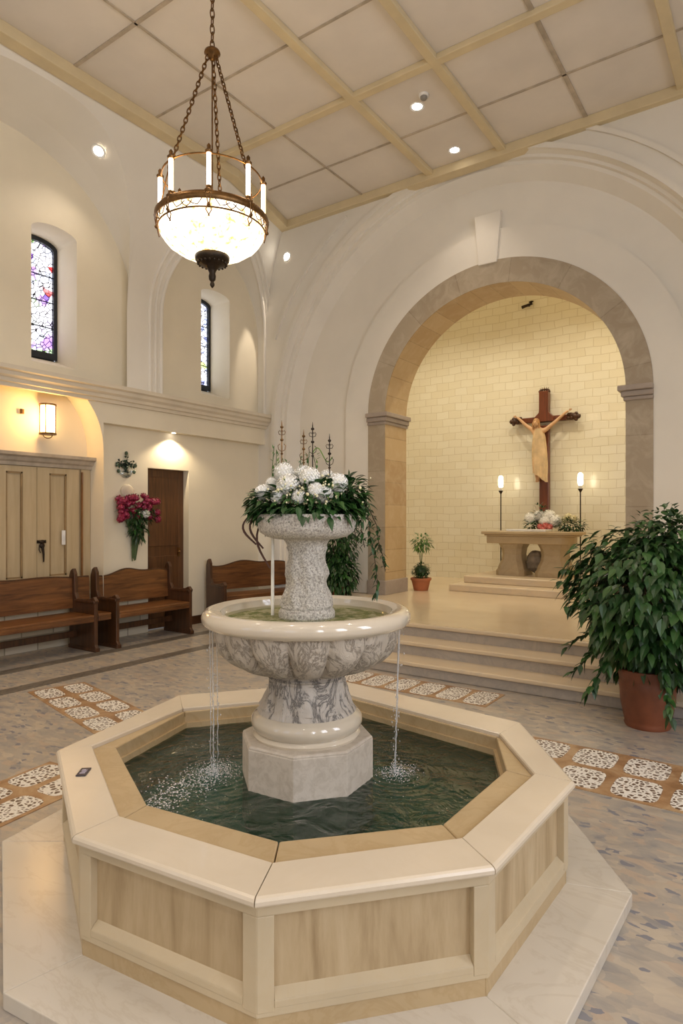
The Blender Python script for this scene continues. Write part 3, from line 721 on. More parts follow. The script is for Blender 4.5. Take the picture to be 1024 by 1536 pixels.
# long side branch tips
for (ex,ey,ez) in ((-.62,-.2,.33),(-.55,-.3,.05),(-.68,-.05,.22),(-.5,-.3,-.45),(-.6,-.1,-.3),(-.42,.1,.5),(.5,-.4,.3),(-.35,-.5,-.55),(.2,-.55,-.6),(-.55,.25,.38)):
    for i in range(26):
        t=.55+.55*i/26; p=C0+Vector((ex,ey,ez))*t+Vector((0,0,-.1*t*t)); 
        leaf(m,p,Vector((ex,ey,ez*.4-.4))+rdir(rnd)*.7,rnd.uniform(.06,.11),rnd.uniform(.035,.06),.3)
m.build('foliage',LEAF,bp)
# trailing plant behind the fountain beside the stone pillar
P2=(-5.85,8.25,.45)
tp=thing('potted_shrub',P2,'tall leafy trailing plant standing beside the left stone pillar behind the fountain','plant')
m=MB(); m.lathe([(0,0),(.13,0),(.17,.26),(.18,.3),(.16,.3),(0,.28)],P2,32); m.build('pot',TERRAD,tp,smooth=True)
m=MB(); rnd=random.Random(5)
for k in range(8):
    a=rnd.uniform(0,6.28); m.tube([(P2[0]+math.cos(a)*.16*t,P2[1]+math.sin(a)*.1*t,P2[2]+.25+.9*t) for t in (0,.3,.6,1)],.007,5)
m.build('stems',STEMB,tp)
m=MB(); bush(m,(P2[0],P2[1]-.05,P2[2]+.36),(.36,.24,.36),1000,rnd,(.07,.13),.5,.6,.3,zmin=.46); bush(m,(P2[0]+.02,P2[1],P2[2]+.95),(.36,.2,.5),700,rnd,(.06,.11),.5,.5,.3); m.build('foliage',LEAFD,tp)
# ------------------------------------------------------------------ flower arrangement in the top bowl
FA=thing('flower_arrangement',(PX,PY,1.66),'white hydrangea and fern arrangement with iron finials filling the top bowl of the fountain','flowers')
m=MB(); rnd=random.Random(9)
bush(m,(PX,PY,1.75),(.25,.25,.14),1500,rnd,(.035,.075),.5,.15,.3,zmin=1.70,lump=.3); bush(m,(*side(.21,.03),1.80),(.1,.1,.1),300,rnd,(.04,.07),.5,.2,.3,lump=.3); bush(m,(*side(-.22,.0),1.76),(.07,.08,.08),160,rnd,(.04,.07),.5,.2,.3,lump=.3)
for k in range(16):
    a=2*PI*k/16+rnd.uniform(-.2,.2); d=Vector((math.cos(a),math.sin(a),.35)); leaf(m,(PX+d.x*.1,PY+d.y*.1,1.7),d,rnd.uniform(.12,.17),.06,.5)
m.build('foliage',LEAF,FA)
def bloom(mb,c,r,n,rnd,ps=.35,flat=1,mi=0):
    mb.ball(c,r*.8,(1,1,flat),14,10,mi)
    for k in range(n):
        z=1-2*(k+.5)/n; a=k*2.39996; s=math.sqrt(max(0,1-z*z)); d=Vector((s*math.cos(a),s*math.sin(a),z*flat))
        p=Vector(c)+d*r*.84; t=d.cross(rdir(rnd)).normalized()
        leaf(mb,p-t*r*ps*.5,t+d*.35,r*ps,r*ps*.85,-.1,up=d,n=3,mi=mi)
bl=[(-.115,.0,.155,.058),(-.085,-.08,.085,.068),(.02,-.1,.125,.058),(.155,-.06,.1,.058),(.09,-.14,.04,.05),(-.215,-.06,.055,.045),(-.17,.02,.1,.045),(.05,-.16,.06,.045),(-.03,-.15,.03,.042),(.1,.05,.13,.05),(-.02,.05,.15,.055),(-.14,-.13,.03,.035)]
for (l,d,z,r) in bl:
    x,y=side(l,d); mb=MB(); bloom(mb,(x,y,1.765+z),r,230,rnd,.24); mb.build('hydrangea_bloom',PETALW,FA,smooth=True)
m=MB()
for k in range(260):
    l=rnd.gauss(-.0,.1); d=rnd.gauss(-.08,.07); z=1.76+abs(rnd.gauss(.03,.05)); x,y=side(l,d)
    m.ball((x,y,z),rnd.uniform(.004,.008),(1,1,1),5,4)
    leaf(m,(x,y,z-.015),rdir(rnd)+Vector((0,0,.5)),.02,.008,.1,n=3,mi=1)
o=m.build('filler_blossom',[PETALY,LEAFL],FA); o['kind']='stuff'
# finials: thin iron spires
def finial(l,d,z1,col,mat):
    x,y=side(l,d); m=MB(); z0=1.72
    m.tube([(x,y,z0),(x,y,z1-.02),(x,y,z1)],[.0035,.003,.0008],6)
    for zz,r in ((z1-.035,.009),(z1-.055,.006),(z1-.1,.009),(z1-.17,.007)): m.ball((x,y,zz),r,(1,1,.8),8,6)
    for s_ in (-1,1):
        for q in (0,1):
            ax=(_cs,_sn) if q==0 else (-_sn,_cs)
            m.tube([(x+s_*ax[0]*r,y+s_*ax[1]*r,z1+zz) for r,zz in ((.0,-.075),(.014,-.072),(.018,-.06),(.012,-.052),(.007,-.058))],.0018,5)
            m.tube([(x+s_*ax[0]*r,y+s_*ax[1]*r,z1+zz) for r,zz in ((.0,-.16),(.016,-.15),(.02,-.13),(.01,-.12))],.0018,5)
    m.build('iron_finial',mat,FA,smooth=True)
finial(-.128,.02,2.19,0,BRASS); finial(-.018,.03,2.145,0,BRASS); finial(.03,-.02,2.175,0,IRON); finial(.115,-.03,2.115,0,IRON)
m=MB()
for l,d in ((-.15,.02),(-.125,.03),(-.1,.0),(-.03,.03),(.0,.05),(-.17,.0),(.05,.03)):
    x,y=side(l,d); h=rnd.uniform(.2,.3); pts=[Vector((x+rnd.uniform(-.03,.03)*t,y,1.76+h*t)) for t in (0,.3,.6,1)]; m.tube(pts,.002,5)
    for i in range(16):
        t=.3+.7*i/16; leaf(m,(x,y,1.76+h*t),rdir(rnd)+Vector((0,0,.8)),.028,.01,.1,n=3,mi=1)
pts=[(*side(.03+.1*t,-.02),2.02+.03*math.sin(t*PI*2)-.02*t) for t in [i/12 for i in range(13)]]; m.tube(pts,.003,5,mi=1)
m.build('green_sprigs',[STEMG,LEAFL],FA)
m=MB()  # vine trailing to the right, ribbons to the left
vinep=[(.16,-.02,1.80),(.22,.0,1.80),(.28,.02,1.76),(.315,.03,1.68),(.32,.03,1.6),(.34,.04,1.52),(.35,.05,1.44),(.36,.05,1.36),(.345,.05,1.27)]
for off in (0,.03,-.03,-.055):
    pts=[Vector((*side(l+off*(1+i*.12),d+off),z-off*.8)) for i,(l,d,z) in enumerate(vinep[:9 if off==0 else (7 if off>0 else 6)])]
    m.tube(pts,.0022,5)
    for a_,b_ in zip(pts,pts[1:]):
        for t in range(9):
            p=a_.lerp(b_,t/9); leaf(m,p,rdir(rnd)+Vector((0,0,-.3)),rnd.uniform(.025,.045),.018,.3,mi=1)
m.build('trailing_vine',[STEMB,LEAFD],FA)
m=MB()
for l0,z0,ln in ((-.235,1.74,.2),(-.2,1.72,.28),(-.27,1.72,.16)):
    pts=[Vector((*side(l0-.05*math.sin(t*3.5),-.02),z0-ln*t)) for t in [i/10 for i in range(11)]]
    m.tube(pts,[.006*(1-.7*abs(t-.6)) for t in [i/10 for i in range(11)]],6)
m.build('hanging_ribbon',simple('dark_ribbon','#4a2a1c',.5),FA)
# ------------------------------------------------------------------ chandelier
CH=(-4.37,4.15); R5=.50
ch=thing('chandelier',(CH[0],CH[1],3.85),'brass ring chandelier with electric candles and a glowing glass bowl on chains','chandelier')
cx,cy=CH
def links(mb,a,b,ll,r,wd):
    a=Vector(a); b=Vector(b); D=(b-a); n=max(2,int(D.length/(ll*.72))); t=D.normalized()
    s1=t.cross(Vector((0.3,1,0))).normalized(); s2=t.cross(s1)
    for i in range(n):
        c=a+D*((i+.5)/n); s=s1 if i%2 else s2
        mb.tube([c+t*math.cos(2*PI*k/12)*ll/2+s*math.sin(2*PI*k/12)*wd/2 for k in range(12)],r,5,closed=True)
m=MB(); links(m,(cx,cy,6.70),(cx,cy,6.04),.10,.006,.04); m.build('ceiling_chain',BRASS,ch,smooth=True)
m=MB(); m.lathe([(0,6.75),(.09,6.75),(.08,6.71),(.02,6.69),(0,6.68)],(cx,cy,0),24); m.build('ceiling_rose',BRASS,ch,smooth=True)
m=MB(); m.lathe([(0,6.06),(.02,6.06),(.03,6.04),(.07,6.02),(.075,6.0),(.05,5.98),(.035,5.95),(.012,5.93),(0,5.93)],(cx,cy,0),24); m.build('hub',BRASS,ch,smooth=True)
m=MB(); m.tube([(cx,cy,5.95),(cx,cy,4.6)],.007,6); m.build('centre_rod',BRASS,ch)
for k in range(3):
    a=rad((5,125,245)[k]); m=MB(); links(m,(cx+.04*math.cos(a),cy+.04*math.sin(a),5.97),(cx+.40*math.cos(a),cy+.40*math.sin(a),4.82),.065,.006,.032)
    m.tube([(cx+.40*math.cos(a),cy+.40*math.sin(a),4.84),(cx+.48*math.cos(a),cy+.48*math.sin(a),4.46)],.006,6); m.build('suspension_chain',BRASS,ch,smooth=True)
circ=lambda r,z,n=64:[(cx+r*math.cos(2*PI*i/n),cy+r*math.sin(2*PI*i/n),z) for i in range(n)]
m=MB(); m.lathe([(.48,4.42),(.505,4.41),(.52,4.43),(.52,4.46),(.505,4.48),(.48,4.47),(.48,4.42)],(cx,cy,0),72); m.build('main_ring',BRASS,ch,smooth=True)
m=MB(); m.tube(circ(.455,4.82),.008,6,closed=True); m.build('upper_ring',BRASS,ch,smooth=True)
CAND=emis('candle_tube_glow','#ffdcaa',11); CUP=BRASS
for k in range(8):
    a=rad(-55+8+45*k); x=cx+.47*math.cos(a); y=cy+.47*math.sin(a)
    m=MB(); m.tube([(x,y,4.52),(x,y,4.81)],.02,12); c=m.build('candle_tube',CAND,ch,smooth=True)
    m=MB(); m.lathe([(0,4.46),(.04,4.47),(.044,4.49),(.026,4.51),(.026,4.53),(0,4.53)],(x,y,0),14); m.build('candle_cup',BRASS,c,smooth=True)
    m=MB(); m.lathe([(.0,4.81),(.028,4.81),(.034,4.83),(.016,4.85),(.018,4.875),(0,4.90)],(x,y,0),12); m.build('candle_tip',BRASS,c,smooth=True)
def mat_bowlglow():
    m=Mat('glowing_frosted_glass','#fff0cf',.3); v=m.co((1,1,1)); d=m.vor(v,16,'SMOOTH_F1','Distance'); f=m.noise(v,14,4,.6,.5)
    c=m.ramp(f,[(.34,'#d29a50'),(.43,'#f8d79c'),(.52,'#fff0d2'),(.66,'#fff8ea')]); m.base(c); m.L(c,m.b.inputs['Emission Color']); m.b.inputs['Emission Strength'].default_value=2.6; m.bump(f,.6,.02); return m.m
GLOW=mat_bowlglow()
m=MB(); prof=[(.49,4.43),(.485,4.38),(.462,4.33),(.475,4.315),(.45,4.28),(.40,4.22),(.37,4.20),(.33,4.17),(.25,4.13),(.16,4.115),(0,4.11)]
m.lathe(prof,(cx,cy,0),96,mod=lambda a,j,z:1+(.02*abs(math.cos(8*a)) if 3<j<9 else 0)); m.build('glass_bowl',GLOW,ch,smooth=True)
m=MB(); m.tube(circ(.488,4.345),.008,6,closed=True)
for k in range(8):
    a=rad(-55+8+45*k)
    for da in (-.05,.05):
        m.tube([(cx+r*math.cos(a+da*f),cy+r*math.sin(a+da*f),z) for r,z,f in ((.52,4.46,1),(.503,4.37,.2),(.49,4.32,1),(.478,4.27,-.3))],.006,5)
    m.ball((cx+.505*math.cos(a),cy+.505*math.sin(a),4.36),.016,n=8,m=6)
    a2=a+rad(22.5)
    for s_ in (-1,1):
        m.tube([(cx+.497*math.cos(a2+s_*t_),cy+.497*math.sin(a2+s_*t_),z-.06) for t_,z in ((.0,4.41),(.06,4.43),(.1,4.46),(.07,4.48),(.03,4.46),(.12,4.43),(.2,4.42),(.26,4.46),(.3,4.49))],.0045,5)
m.build('brass_tracery',BRASS,ch,smooth=True)
m=MB(); m.lathe([(0,4.13),(.15,4.13),(.16,4.11),(.155,4.075),(.14,4.06),(.12,4.04),(.07,4.02),(.04,3.99),(.028,3.96),(.034,3.93),(.03,3.9),(.014,3.88),(.02,3.865),(.022,3.85),(.01,3.83),(0,3.82)],(cx,cy,0),32)
for k in range(20):
    a=2*PI*k/20; m.tube([(cx+.155*math.cos(a),cy+.155*math.sin(a),4.11),(cx+.165*math.cos(a),cy+.165*math.sin(a),4.15)],.004,5)
    m.ball((cx+.13*math.cos(a),cy+.13*math.sin(a),4.045),.012,n=6,m=5)
m.build('bottom_finial',IRON,ch,smooth=True)
# ------------------------------------------------------------------ recessed lights
DL=emis('downlight_glow','#fff6e8',14)
def downlight(x,y,z,label,tilt=None,visible=True,power=60,spot=110,col='#ffeedb',blend=.7,aim=None):
    if visible:
        t=thing('downlight',(x,y,z),label,'ceiling light','recessed downlights')
        a=MB(); a.lathe([(.055,0),(.075,-.004),(.088,-.008),(.092,-.002),(.092,.0)],(0,0,0),32); r=a.build('trim_ring',WHITE,t,smooth=True,local=True)
        b=MB(); b.lathe([(0,-.003),(.062,-.003),(.062,.0),(0,.0)],(0,0,0),32); b.build('lamp_lens',DL,t,local=True)
        if tilt: t.rotation_euler=Vector(tilt).to_track_quat('-Z','Y').to_euler()
    l=bpy.data.lights.new('downlight_or_fill_lamp','SPOT'); l.energy=power; l.color=srgb(col)[:3]; l.spot_size=rad(spot); l.spot_blend=blend; l.shadow_soft_size=.06
    o=bpy.data.objects.new('downlight_or_fill_lamp',l); COL.objects.link(o); o.location=(Vector((x,y,z))+(Vector(tilt).normalized()*.04 if tilt else Vector((0,0,-.03))))
    if aim: 
        o.rotation_euler=(Vector(aim)-Vector((x,y,z-.03))).to_track_quat('-Z','Y').to_euler()
downlight(-3.73,6.95,ZC,'recessed white ceiling downlight beside the smoke detector',power=95)
downlight(-3.75,8.07,ZC,'recessed white ceiling downlight nearest the altar arch',power=35,spot=90)
nrm=Vector((1,0,-.75))
downlight(-7.04,8.415,6.17,'small recessed downlight set low in the corner vault by the altar wall',power=150,spot=20,blend=.7,aim=(-7.62,8.22,4.6),tilt=(0,-1,0))
# find the soffit of the first bay for its light
downlight(-7.133,4.828,6.325,'recessed downlight in the white arch soffit above the left stained glass window',power=25,spot=120,tilt=(.21,-.48,-.85),aim=(-7.0,4.2,3))
sd=thing('smoke_detector',(-3.56,6.80,ZC),'round white smoke detector fixed to the ceiling panel','smoke detector')
m=MB(); m.lathe([(0,0),(.06,0),(.06,-.02),(.05,-.025),(0,-.025)],n=28); m.build('base',WHITE,sd,smooth=True,local=True)
m=MB(); m.lathe([(0,-.025),(.042,-.025),(.042,-.045),(.03,-.06),(0,-.062)],n=28); m.build('sensor_dome',simple('grey_plastic','#8d8880',.5),sd,smooth=True,local=True)
FILL_PWR=66  # unseen ceiling spots without fittings, added as general fill for the room
for x in (-5,-2.6,-.2,2.2):
    for y in (-3,-.6,1.9):
        downlight(x,y,ZC,'x',visible=False,power=FILL_PWR,spot=130)
for x,y in ((-.2,4.4),(2.2,4.4),(1.6,7.2)): downlight(x,y,ZC,'x',visible=False,power=FILL_PWR,spot=130)
# alcove lamps on the hidden side of the arch
for x in (-5.6,-3.5,-1.6): downlight(x,10.1,6.45,'x',visible=False,power=150,spot=125,col='#fff2d8')
# recess wash light over the door
wl_=thing('wall_washer',(-7.625,6.45,2.97),'small recessed spot under the ledge washing the wall above the dark door','ceiling light')
m=MB(); m.lathe([(0,-.004),(.022,-.004),(.03,-.002),(.03,0)],n=20); m.build('lamp_lens',DL,wl_,smooth=True,local=True)
l=bpy.data.lights.new('washer_lamp','SPOT'); l.energy=34; l.color=srgb('#ffe9c4')[:3]; l.spot_size=rad(140); l.spot_blend=.5; l.shadow_soft_size=.03
o=bpy.data.objects.new('washer_lamp',l); COL.objects.link(o); o.location=(-7.58,6.45,2.90)
# daylight area lamps added as fill outside the unseen window openings
def area(loc,rot,sx,sy,e,col):
    l=bpy.data.lights.new('fill_daylight','AREA'); l.shape='RECTANGLE'; l.size=sx; l.size_y=sy; l.energy=e; l.color=srgb(col)[:3]
    o=bpy.data.objects.new('fill_daylight',l); COL.objects.link(o); o.location=loc; o.rotation_euler=rot
for y in (-2,.8,3.6): area((3.95,y,3.3),(0,rad(90),0),3.3,1.2,90,'#eef2ff')
for x in (-5.3,-2.3,.7): area((x,-4.4,3.1),(rad(90),0,0),1.4,3.6,14,'#eef2ff')
# ------------------------------------------------------------------ pews
def pew(name,loc,rz,W_,label,wave=1,endL=True,endR=True,lowR=False):
    t=thing(name,loc,label,'bench','wooden pews along the left wall',rz)   # local: x along bench, +y to the front
    m=MB(); n=30; 
    def top(u): return .90+.05*math.sin((u)*PI)**2*wave+.018*math.sin(u*4*PI)*wave
    A=[(W_*i/n,top(i/n)) for i in range(n+1)]
    prof=[(0,.40),(W_,.40)]+A[::-1]
    prof=[(W_*i/n,.52) for i in range(n+1)]
    m.loft([(x,.0,.52) for x,_ in A],[(x,-.02,z) for x,z in A]); m.loft([(x,.03,.52) for x,_ in A],[(x,.01,z) for x,z in A]); m.loft([(x,-.02,z) for x,z in A],[(x,.01,z) for x,z in A]); m.loft([(x,0,.52) for x,_ in A],[(x,.03,.52) for x,_ in A])
    m.build('backrest',PEW,t,local=True,smooth=True)
    m=MB(); m.tube([(x,-.005,z+.004) for x,z in A],.016,6); m.build('top_rail',PEWD,t,local=True,smooth=True)
    m=MB(); m.box(0,W_,.02,.50,.435,.47); m.box(0,W_,.47,.50,.38,.44); m.build('seat',PEW,t,local=True,bevel=.01)
    m=MB(); m.box(0,W_,.1,.13,.16,.24); m.build('stretcher',PEWD,t,local=True,bevel=.004)
    for s_,on in ((0,endL),(1,endR)):
        x0=-.05 if s_==0 else W_; m=MB()
        if not on: continue
        if lowR and s_==1: 
            pr=[(-.05,0),(.10,0),(.09,.35),(.42,.35),(.40,0),(.50,0),(.50,.62),(.46,.70),(.38,.66),(.10,.64),(.05,.95),(.02,1.0),(-.05,.97)]
        else:
            pr=[(-.05,0),(.50,0),(.53,.05),(.50,.09),(.50,.60),(.52,.64),(.47,.69),(.40,.66),(.12,.63),(.07,.72),(.06,.96),(.02,1.03),(-.03,1.0),(-.06,.92)]
        m.extr(pr,lambda y,z:(x0,y,z),lambda y,z:(x0+.05,y,z)); m.box(x0-.01,x0+.06,-.06,.53,0,.05)
        m.build('end_panel',PEWD,t,local=True,bevel=.006)
        m=MB(); m.box(x0-.012,x0+.062,.08,.5,.60,.645) if not (lowR and s_) else m.box(x0-.012,x0+.062,.1,.5,.63,.67); m.build('armrest',PEWD,t,local=True,bevel=.015)
    return t
# bench local +x -> world -y?  rotate so that front (+y) faces +x world
RZ=rad(-90)
pew('pew',(-7.6,4.75,0),RZ,2.3,'brown wooden pew below the pale cupboard, cut by the left edge of the picture')
pew('pew',(-7.58,6.28,0),RZ,1.18,'brown wooden pew in front of the dark door and under the red bouquet',lowR=False)
pew('pew',(-7.2,8.6,0),rad(-90-14),1.5,'brown wooden pew in the far corner, seen behind the fountain stem')
pew('bench_section',(-7.62,5.01,0),RZ,.19,'narrow bench section wedged between the two nearer pews',wave=0,endL=False,endR=False) 
# ------------------------------------------------------------------ cupboard in the niche
cb=thing('cupboard',(-7.86,4.2,.7),'pale built-in wooden cupboard in the arched wall niche, below the lantern','cupboard')
m=MB(); m.box(-7.9,-7.84,2.6,5.17,.7,2.36); m.box(-7.86,-7.82,5.03,5.17,.7,2.36); m.build('carcass',CUPW,cb,bevel=.004)
m=MB(); pr=[(-7.9,2.34),(-7.80,2.34),(-7.79,2.38),(-7.76,2.40),(-7.74,2.44),(-7.70,2.46),(-7.70,2.50),(-7.9,2.50)]
m.extr(pr,lambda x,z:(x,2.55,z),lambda x,z:(x,5.24,z)); m.build('cornice',simple('cornice_greyish','#b8ab98',.5),cb)
for k,(a,b) in enumerate(((2.72,3.28),(3.28,3.84),(3.84,4.40),(4.40,4.99))):
    m=MB(); x0,x1=-7.84,-7.805; pa,pb=a+.17,b-.18; 
    m.box(x0,x1,a+.003,pa,.71,2.33); m.box(x0,x1,pb,b-.003,.71,2.33); m.box(x0,x1,pa,pb,2.26,2.33); m.box(x0,x1,pa,pb,.71,.93)
    d=m.build('door',CUPW,cb)
    m=MB(); m.box(x0,-7.835,pa,pb,.93,2.26); m.build('door_panel',CUPW,d)
    m=MB(); w=.02; m.box(x0,-7.812,pa,pa+w,.93,2.26); m.box(x0,-7.812,pb-w,pb,.93,2.26); m.box(x0,-7.812,pa,pb,2.24,2.26); m.box(x0,-7.812,pa,pb,.93,.95); m.build('panel_moulding',CUPD,d)
m=MB(); m.box(-7.815,-7.795,4.40,4.52,1.36,1.40); m.ball((-7.78,4.46,1.38),.03,(.6,1.5,.8)); m.ball((-7.785,4.46,1.33),.035,(.5,1,1)); m.tube([(-7.78,4.46,1.33),(-7.77,4.47,1.22),(-7.785,4.48,1.12)],[.02,.013,.008],8); m.tube([(-7.78,4.42,1.34),(-7.77,4.41,1.28),(-7.77,4.43,1.24)],.006,6)
m.build('handle',IRON,cb,smooth=True)
m=MB(); m.box(-7.81,-7.79,5.02,5.04,.72,2.3); m.tube([(-7.79,5.03,2.15),(-7.79,5.03,2.28)],.01,8); m.build('edge_strip',simple('brown_strip','#8a5f34',.4),cb)
sw=MB(); sw.box(-7.803,-7.79,4.735,4.785,1.33,1.52); sw.box(-7.79,-7.783,4.75,4.77,1.42,1.46); s_=sw.build('wall_switch',WHITE,bevel=.004); tag(s_,'small white switch plate fixed on the right cupboard door','switch')
# lantern sconce
sx,sy,sz=-7.76,4.52,2.76
ls=thing('wall_lantern',(-7.9,sy,sz),'glowing cylindrical lantern sconce on the niche wall above the cupboard','lamp')
m=MB(); m.lathe([(0,.02),(.085,.02),(.085,.36),(0,.36)],(sx,sy,sz),32); m.build('lamp_shade',emis('lantern_shade_glow','#ffd591',7),ls,smooth=True)
m=MB()
for z in (.0,.37): m.lathe([(.075,z-.008),(.105,z-.008),(.105,z+.012),(.075,z+.012),(.075,z-.008)],(sx,sy,sz),32)
m.lathe([(0,-.01),(.105,-.01),(.105,0),(0,0)],(sx,sy,sz),32)
for k in range(4):
    a=PI/4+k*PI/2; m.tube([(sx+.095*math.cos(a),sy+.095*math.sin(a),sz),(sx+.095*math.cos(a),sy+.095*math.sin(a),sz+.38)],.006,6)
m.tube([(sx+.02*math.cos(t),sy+.05*math.cos(t),sz-.01-.045*math.sin(t)) for t in [PI*i/10 for i in range(11)]],.006,6)
m.tube([(-7.9,sy,sz+.2),(-7.85,sy,sz+.3),(sx,sy,sz+.38)],.01,6)
m.build('brass_cage',BRASS,ls,smooth=True)
m=MB(); m.lathe([(0,0),(.05,0),(.05,.06),(0,.06)],n=16); 
b_=m.build('bracket',BRASS); b_.scale=(.5,.5,1); b_.location=(-7.86,4.24,2.99); tag(b_,'tiny brass bracket on the wall left of the lantern sconce','bracket')
l=bpy.data.lights.new('lantern_lamp','POINT'); l.energy=10; l.color=srgb('#ffc87a')[:3]; l.shadow_soft_size=.05
o=bpy.data.objects.new('lantern_lamp',l); COL.objects.link(o); o.location=(-7.6,4.38,2.98)
# wall cross of metal leaves
wc=thing('wall_cross',(-7.7,5.64,2.3),'ornate green and silver leaf cross hung on the wall above the bouquet','cross')
m=MB(); rnd=random.Random(31)
for (a,b,c,d) in ((0,0,0,.16),(0,0,0,-.14),(0,0,.15,.03),(0,0,-.15,.03)):
    for k in range(34):
        t=rnd.random(); y=c*t; z=d*t; w=.05; leaf(m,(-7.685,5.64+y+rnd.uniform(-w,w)*.6,2.43+z+rnd.uniform(-w,w)*.6),Vector((.5,rnd.uniform(-1,1),rnd.uniform(-1,1))),rnd.uniform(.04,.065),.03,.2)
for (y,z) in ((0,.17),(.15,.0),(-.15,0),(.13,-.09),(-.13,-.09)): m.ball((-7.67,5.64+y,2.43+z),.028,(.5,1,1),8,6,jit=.1)
m.build('leaf_work',simple('verdigris_metal','#5f7260',.35,.6,30,.5),wc)
m=MB(); m.tube([(-7.69,5.64+.1*math.cos(t),2.36+.1*math.sin(t)) for t in [PI+PI*i/14 for i in range(15)]],.014,6); m.ball((-7.685,5.64,2.31),.07,(.3,1.2,.6),12,8); m.build('silver_base',simple('pale_silver','#b9bdb6',.3,.7),wc,smooth=True)
# red bouquet on the wall
bq=thing('bouquet',(-7.68,5.78,1.2),'crimson and pink flower bouquet hanging on the wall left of the dark door','flowers')
m=MB(); rnd=random.Random(41)
bush(m,(-7.6,5.80,1.75),(.1,.28,.18),240,rnd,(.06,.1),.4,.3,.2); bush(m,(-7.6,5.8,1.52),(.07,.14,.16),130,rnd,(.07,.1),.4,.3,.2); m.build('foliage',LEAFD,bq)
m=MB()
for k in range(14): 
    y0=5.80+rnd.uniform(-.24,.24); m.tube([(-7.63,y0,1.72),(-7.64,5.78+(y0-5.8)*.3,1.42),(-7.66,5.76+(y0-5.8)*.12,1.06+rnd.uniform(0,.1))],.006,5)
m.build('stems',STEMG,bq)
for k in range(42):
    y=5.80+rnd.uniform(-.36,.36); z=1.86+rnd.uniform(-.15,.2)-abs(y-5.8)*.3; mb=MB(); bloom(mb,(-7.58+rnd.uniform(-.03,.05),y,z),rnd.uniform(.04,.058),26,rnd,.7); mb.build('red_bloom',PETALR,bq)
mb=MB(); bloom(mb,(-7.53,5.86,1.74),.06,40,rnd,.6); mb.build('white_bloom',PETALW,bq)
m=MB(); m.ball((-7.68,5.66,2.06),.11,(.25,1,.9),14,8); m.box(-7.7,-7.67,5.58,5.74,1.9,2.06); m.build('stone_holder',simple('holder_stone','#d3c6b0',.6),bq,smooth=True)
# ------------------------------------------------------------------ altar area
AP=.45
m=MB()
m.prism([(-4.66,9.8),(-2.35,9.8),(-1.9,10.15),(-1.9,11.9),(-4.66,11.9)],AP,AP+.12); o=struct(m.build('trim_19',STEPTOP,bevel=.02,seg=3))
m=MB(); m.prism([(-4.55,10.15),(-2.6,10.15),(-2.5,10.18),(-2.42,10.26),(-2.35,10.7),(-2.1,11.9),(-4.55,11.9)],AP+.12,AP+.24); struct(m.build('trim_20',STEPTOP,bevel=.02,seg=3))
al=thing('altar_table',(-3.5,10.85,.69),'stone altar table on two waisted pedestals, standing on the raised platform','table')
m=MB()
def rr(x0,x1,y0,y1,r,n=8):
    P=[(x0,y0)]
    for (cx_,cy_,a0) in ((x1-r,y0+r,-PI/2),(x1-r,y1-r,0)):
        for i in range(n+1): a=a0+PI/2*i/n; P.append((cx_+r*math.cos(a),cy_+r*math.sin(a)))
    P.append((x0,y1)); return P
m.prism(rr(-4.36,-2.72,10.45,11.2,.3),1.40,1.45); m.prism(rr(-4.32,-2.78,10.49,11.16,.28),1.37,1.40); m.prism(rr(-4.29,-2.85,10.53,11.12,.26),1.24,1.37)
m.build('tabletop',marble('altar_stone','#c4ad86','#a8916c',4,.4,.4),al,bevel=.012,seg=3)
ALST=marble('altar_leg_stone','#b9a584','#94805f',4,.5,.5)
def pede(x0,x1,y0,y1):
    m=MB(); L=[]; 
    for z,e in ((.69,.07),(.77,.07),(.80,.05),(.86,.035),(.95,.0),(1.05,-.012),(1.15,0),(1.22,.03),(1.25,.04)):
        c=.07; X0,X1,Y0,Y1=x0-e,x1+e,y0-e,y1+e
        L.append([(X0+c,Y0,z),(X1-c,Y0,z),(X1,Y0+c,z),(X1,Y1-c,z),(X1-c,Y1,z),(X0+c,Y1,z),(X0,Y1-c,z),(X0,Y0+c,z)])
    for a,b in zip(L,L[1:]): m.loft(a,b,closed=True)
    m.add(L[0],[tuple(range(8))]); m.add(L[-1],[tuple(range(8))]); m.build('pedestal',ALST,al)
pede(-4.08,-3.72,10.62,11.05); pede(-3.40,-2.98,10.62,11.05)
m=MB(); m.ball((-3.55,10.9,.92),.2,(.85,.6,1),8,6,jit=.12); ir=m.build('stone_carving',simple('dark_carving','#8f8270',.6,0,8,.2,.5),None); tag(ir,'rough dark stone carving resting between the two altar pedestals','sculpture')
ir.data.transform(Matrix.Identity(4))
m=MB(); m.box(-3.93,-3.25,10.50,10.85,1.4505,1.485); o=m.build('altar_book',WHITE,bevel=.006); tag(o,'flat white book lying on the front of the altar table','book')
# altar flowers
af=thing('altar_flowers',(-3.35,10.98,1.45),'low arrangement of white hydrangeas and coral flowers on the altar table','flowers')
rnd=random.Random(61); m=MB()
bush(m,(-3.6,11.0,1.58),(.16,.12,.15),200,rnd,(.05,.09),.45,.0,.2,zmin=1.46); bush(m,(-2.98,10.95,1.55),(.25,.14,.15),380,rnd,(.04,.08),.5,.0,.2,zmin=1.46); bush(m,(-3.5,11.0,1.78),(.14,.08,.14),50,rnd,(.05,.09),.4,-.3,.2); m.build('foliage',LEAF,af)
for (x,y,z,r) in ((-3.66,10.95,1.67,.1),(-3.52,11.0,1.72,.09),(-3.36,11.02,1.70,.115),(-3.24,10.98,1.62,.11),(-3.4,10.94,1.62,.09)):
    mb=MB(); bloom(mb,(x,y,z),r*1.15,140,rnd,.28); mb.build('hydrangea_bloom',PETALW,af,smooth=True)
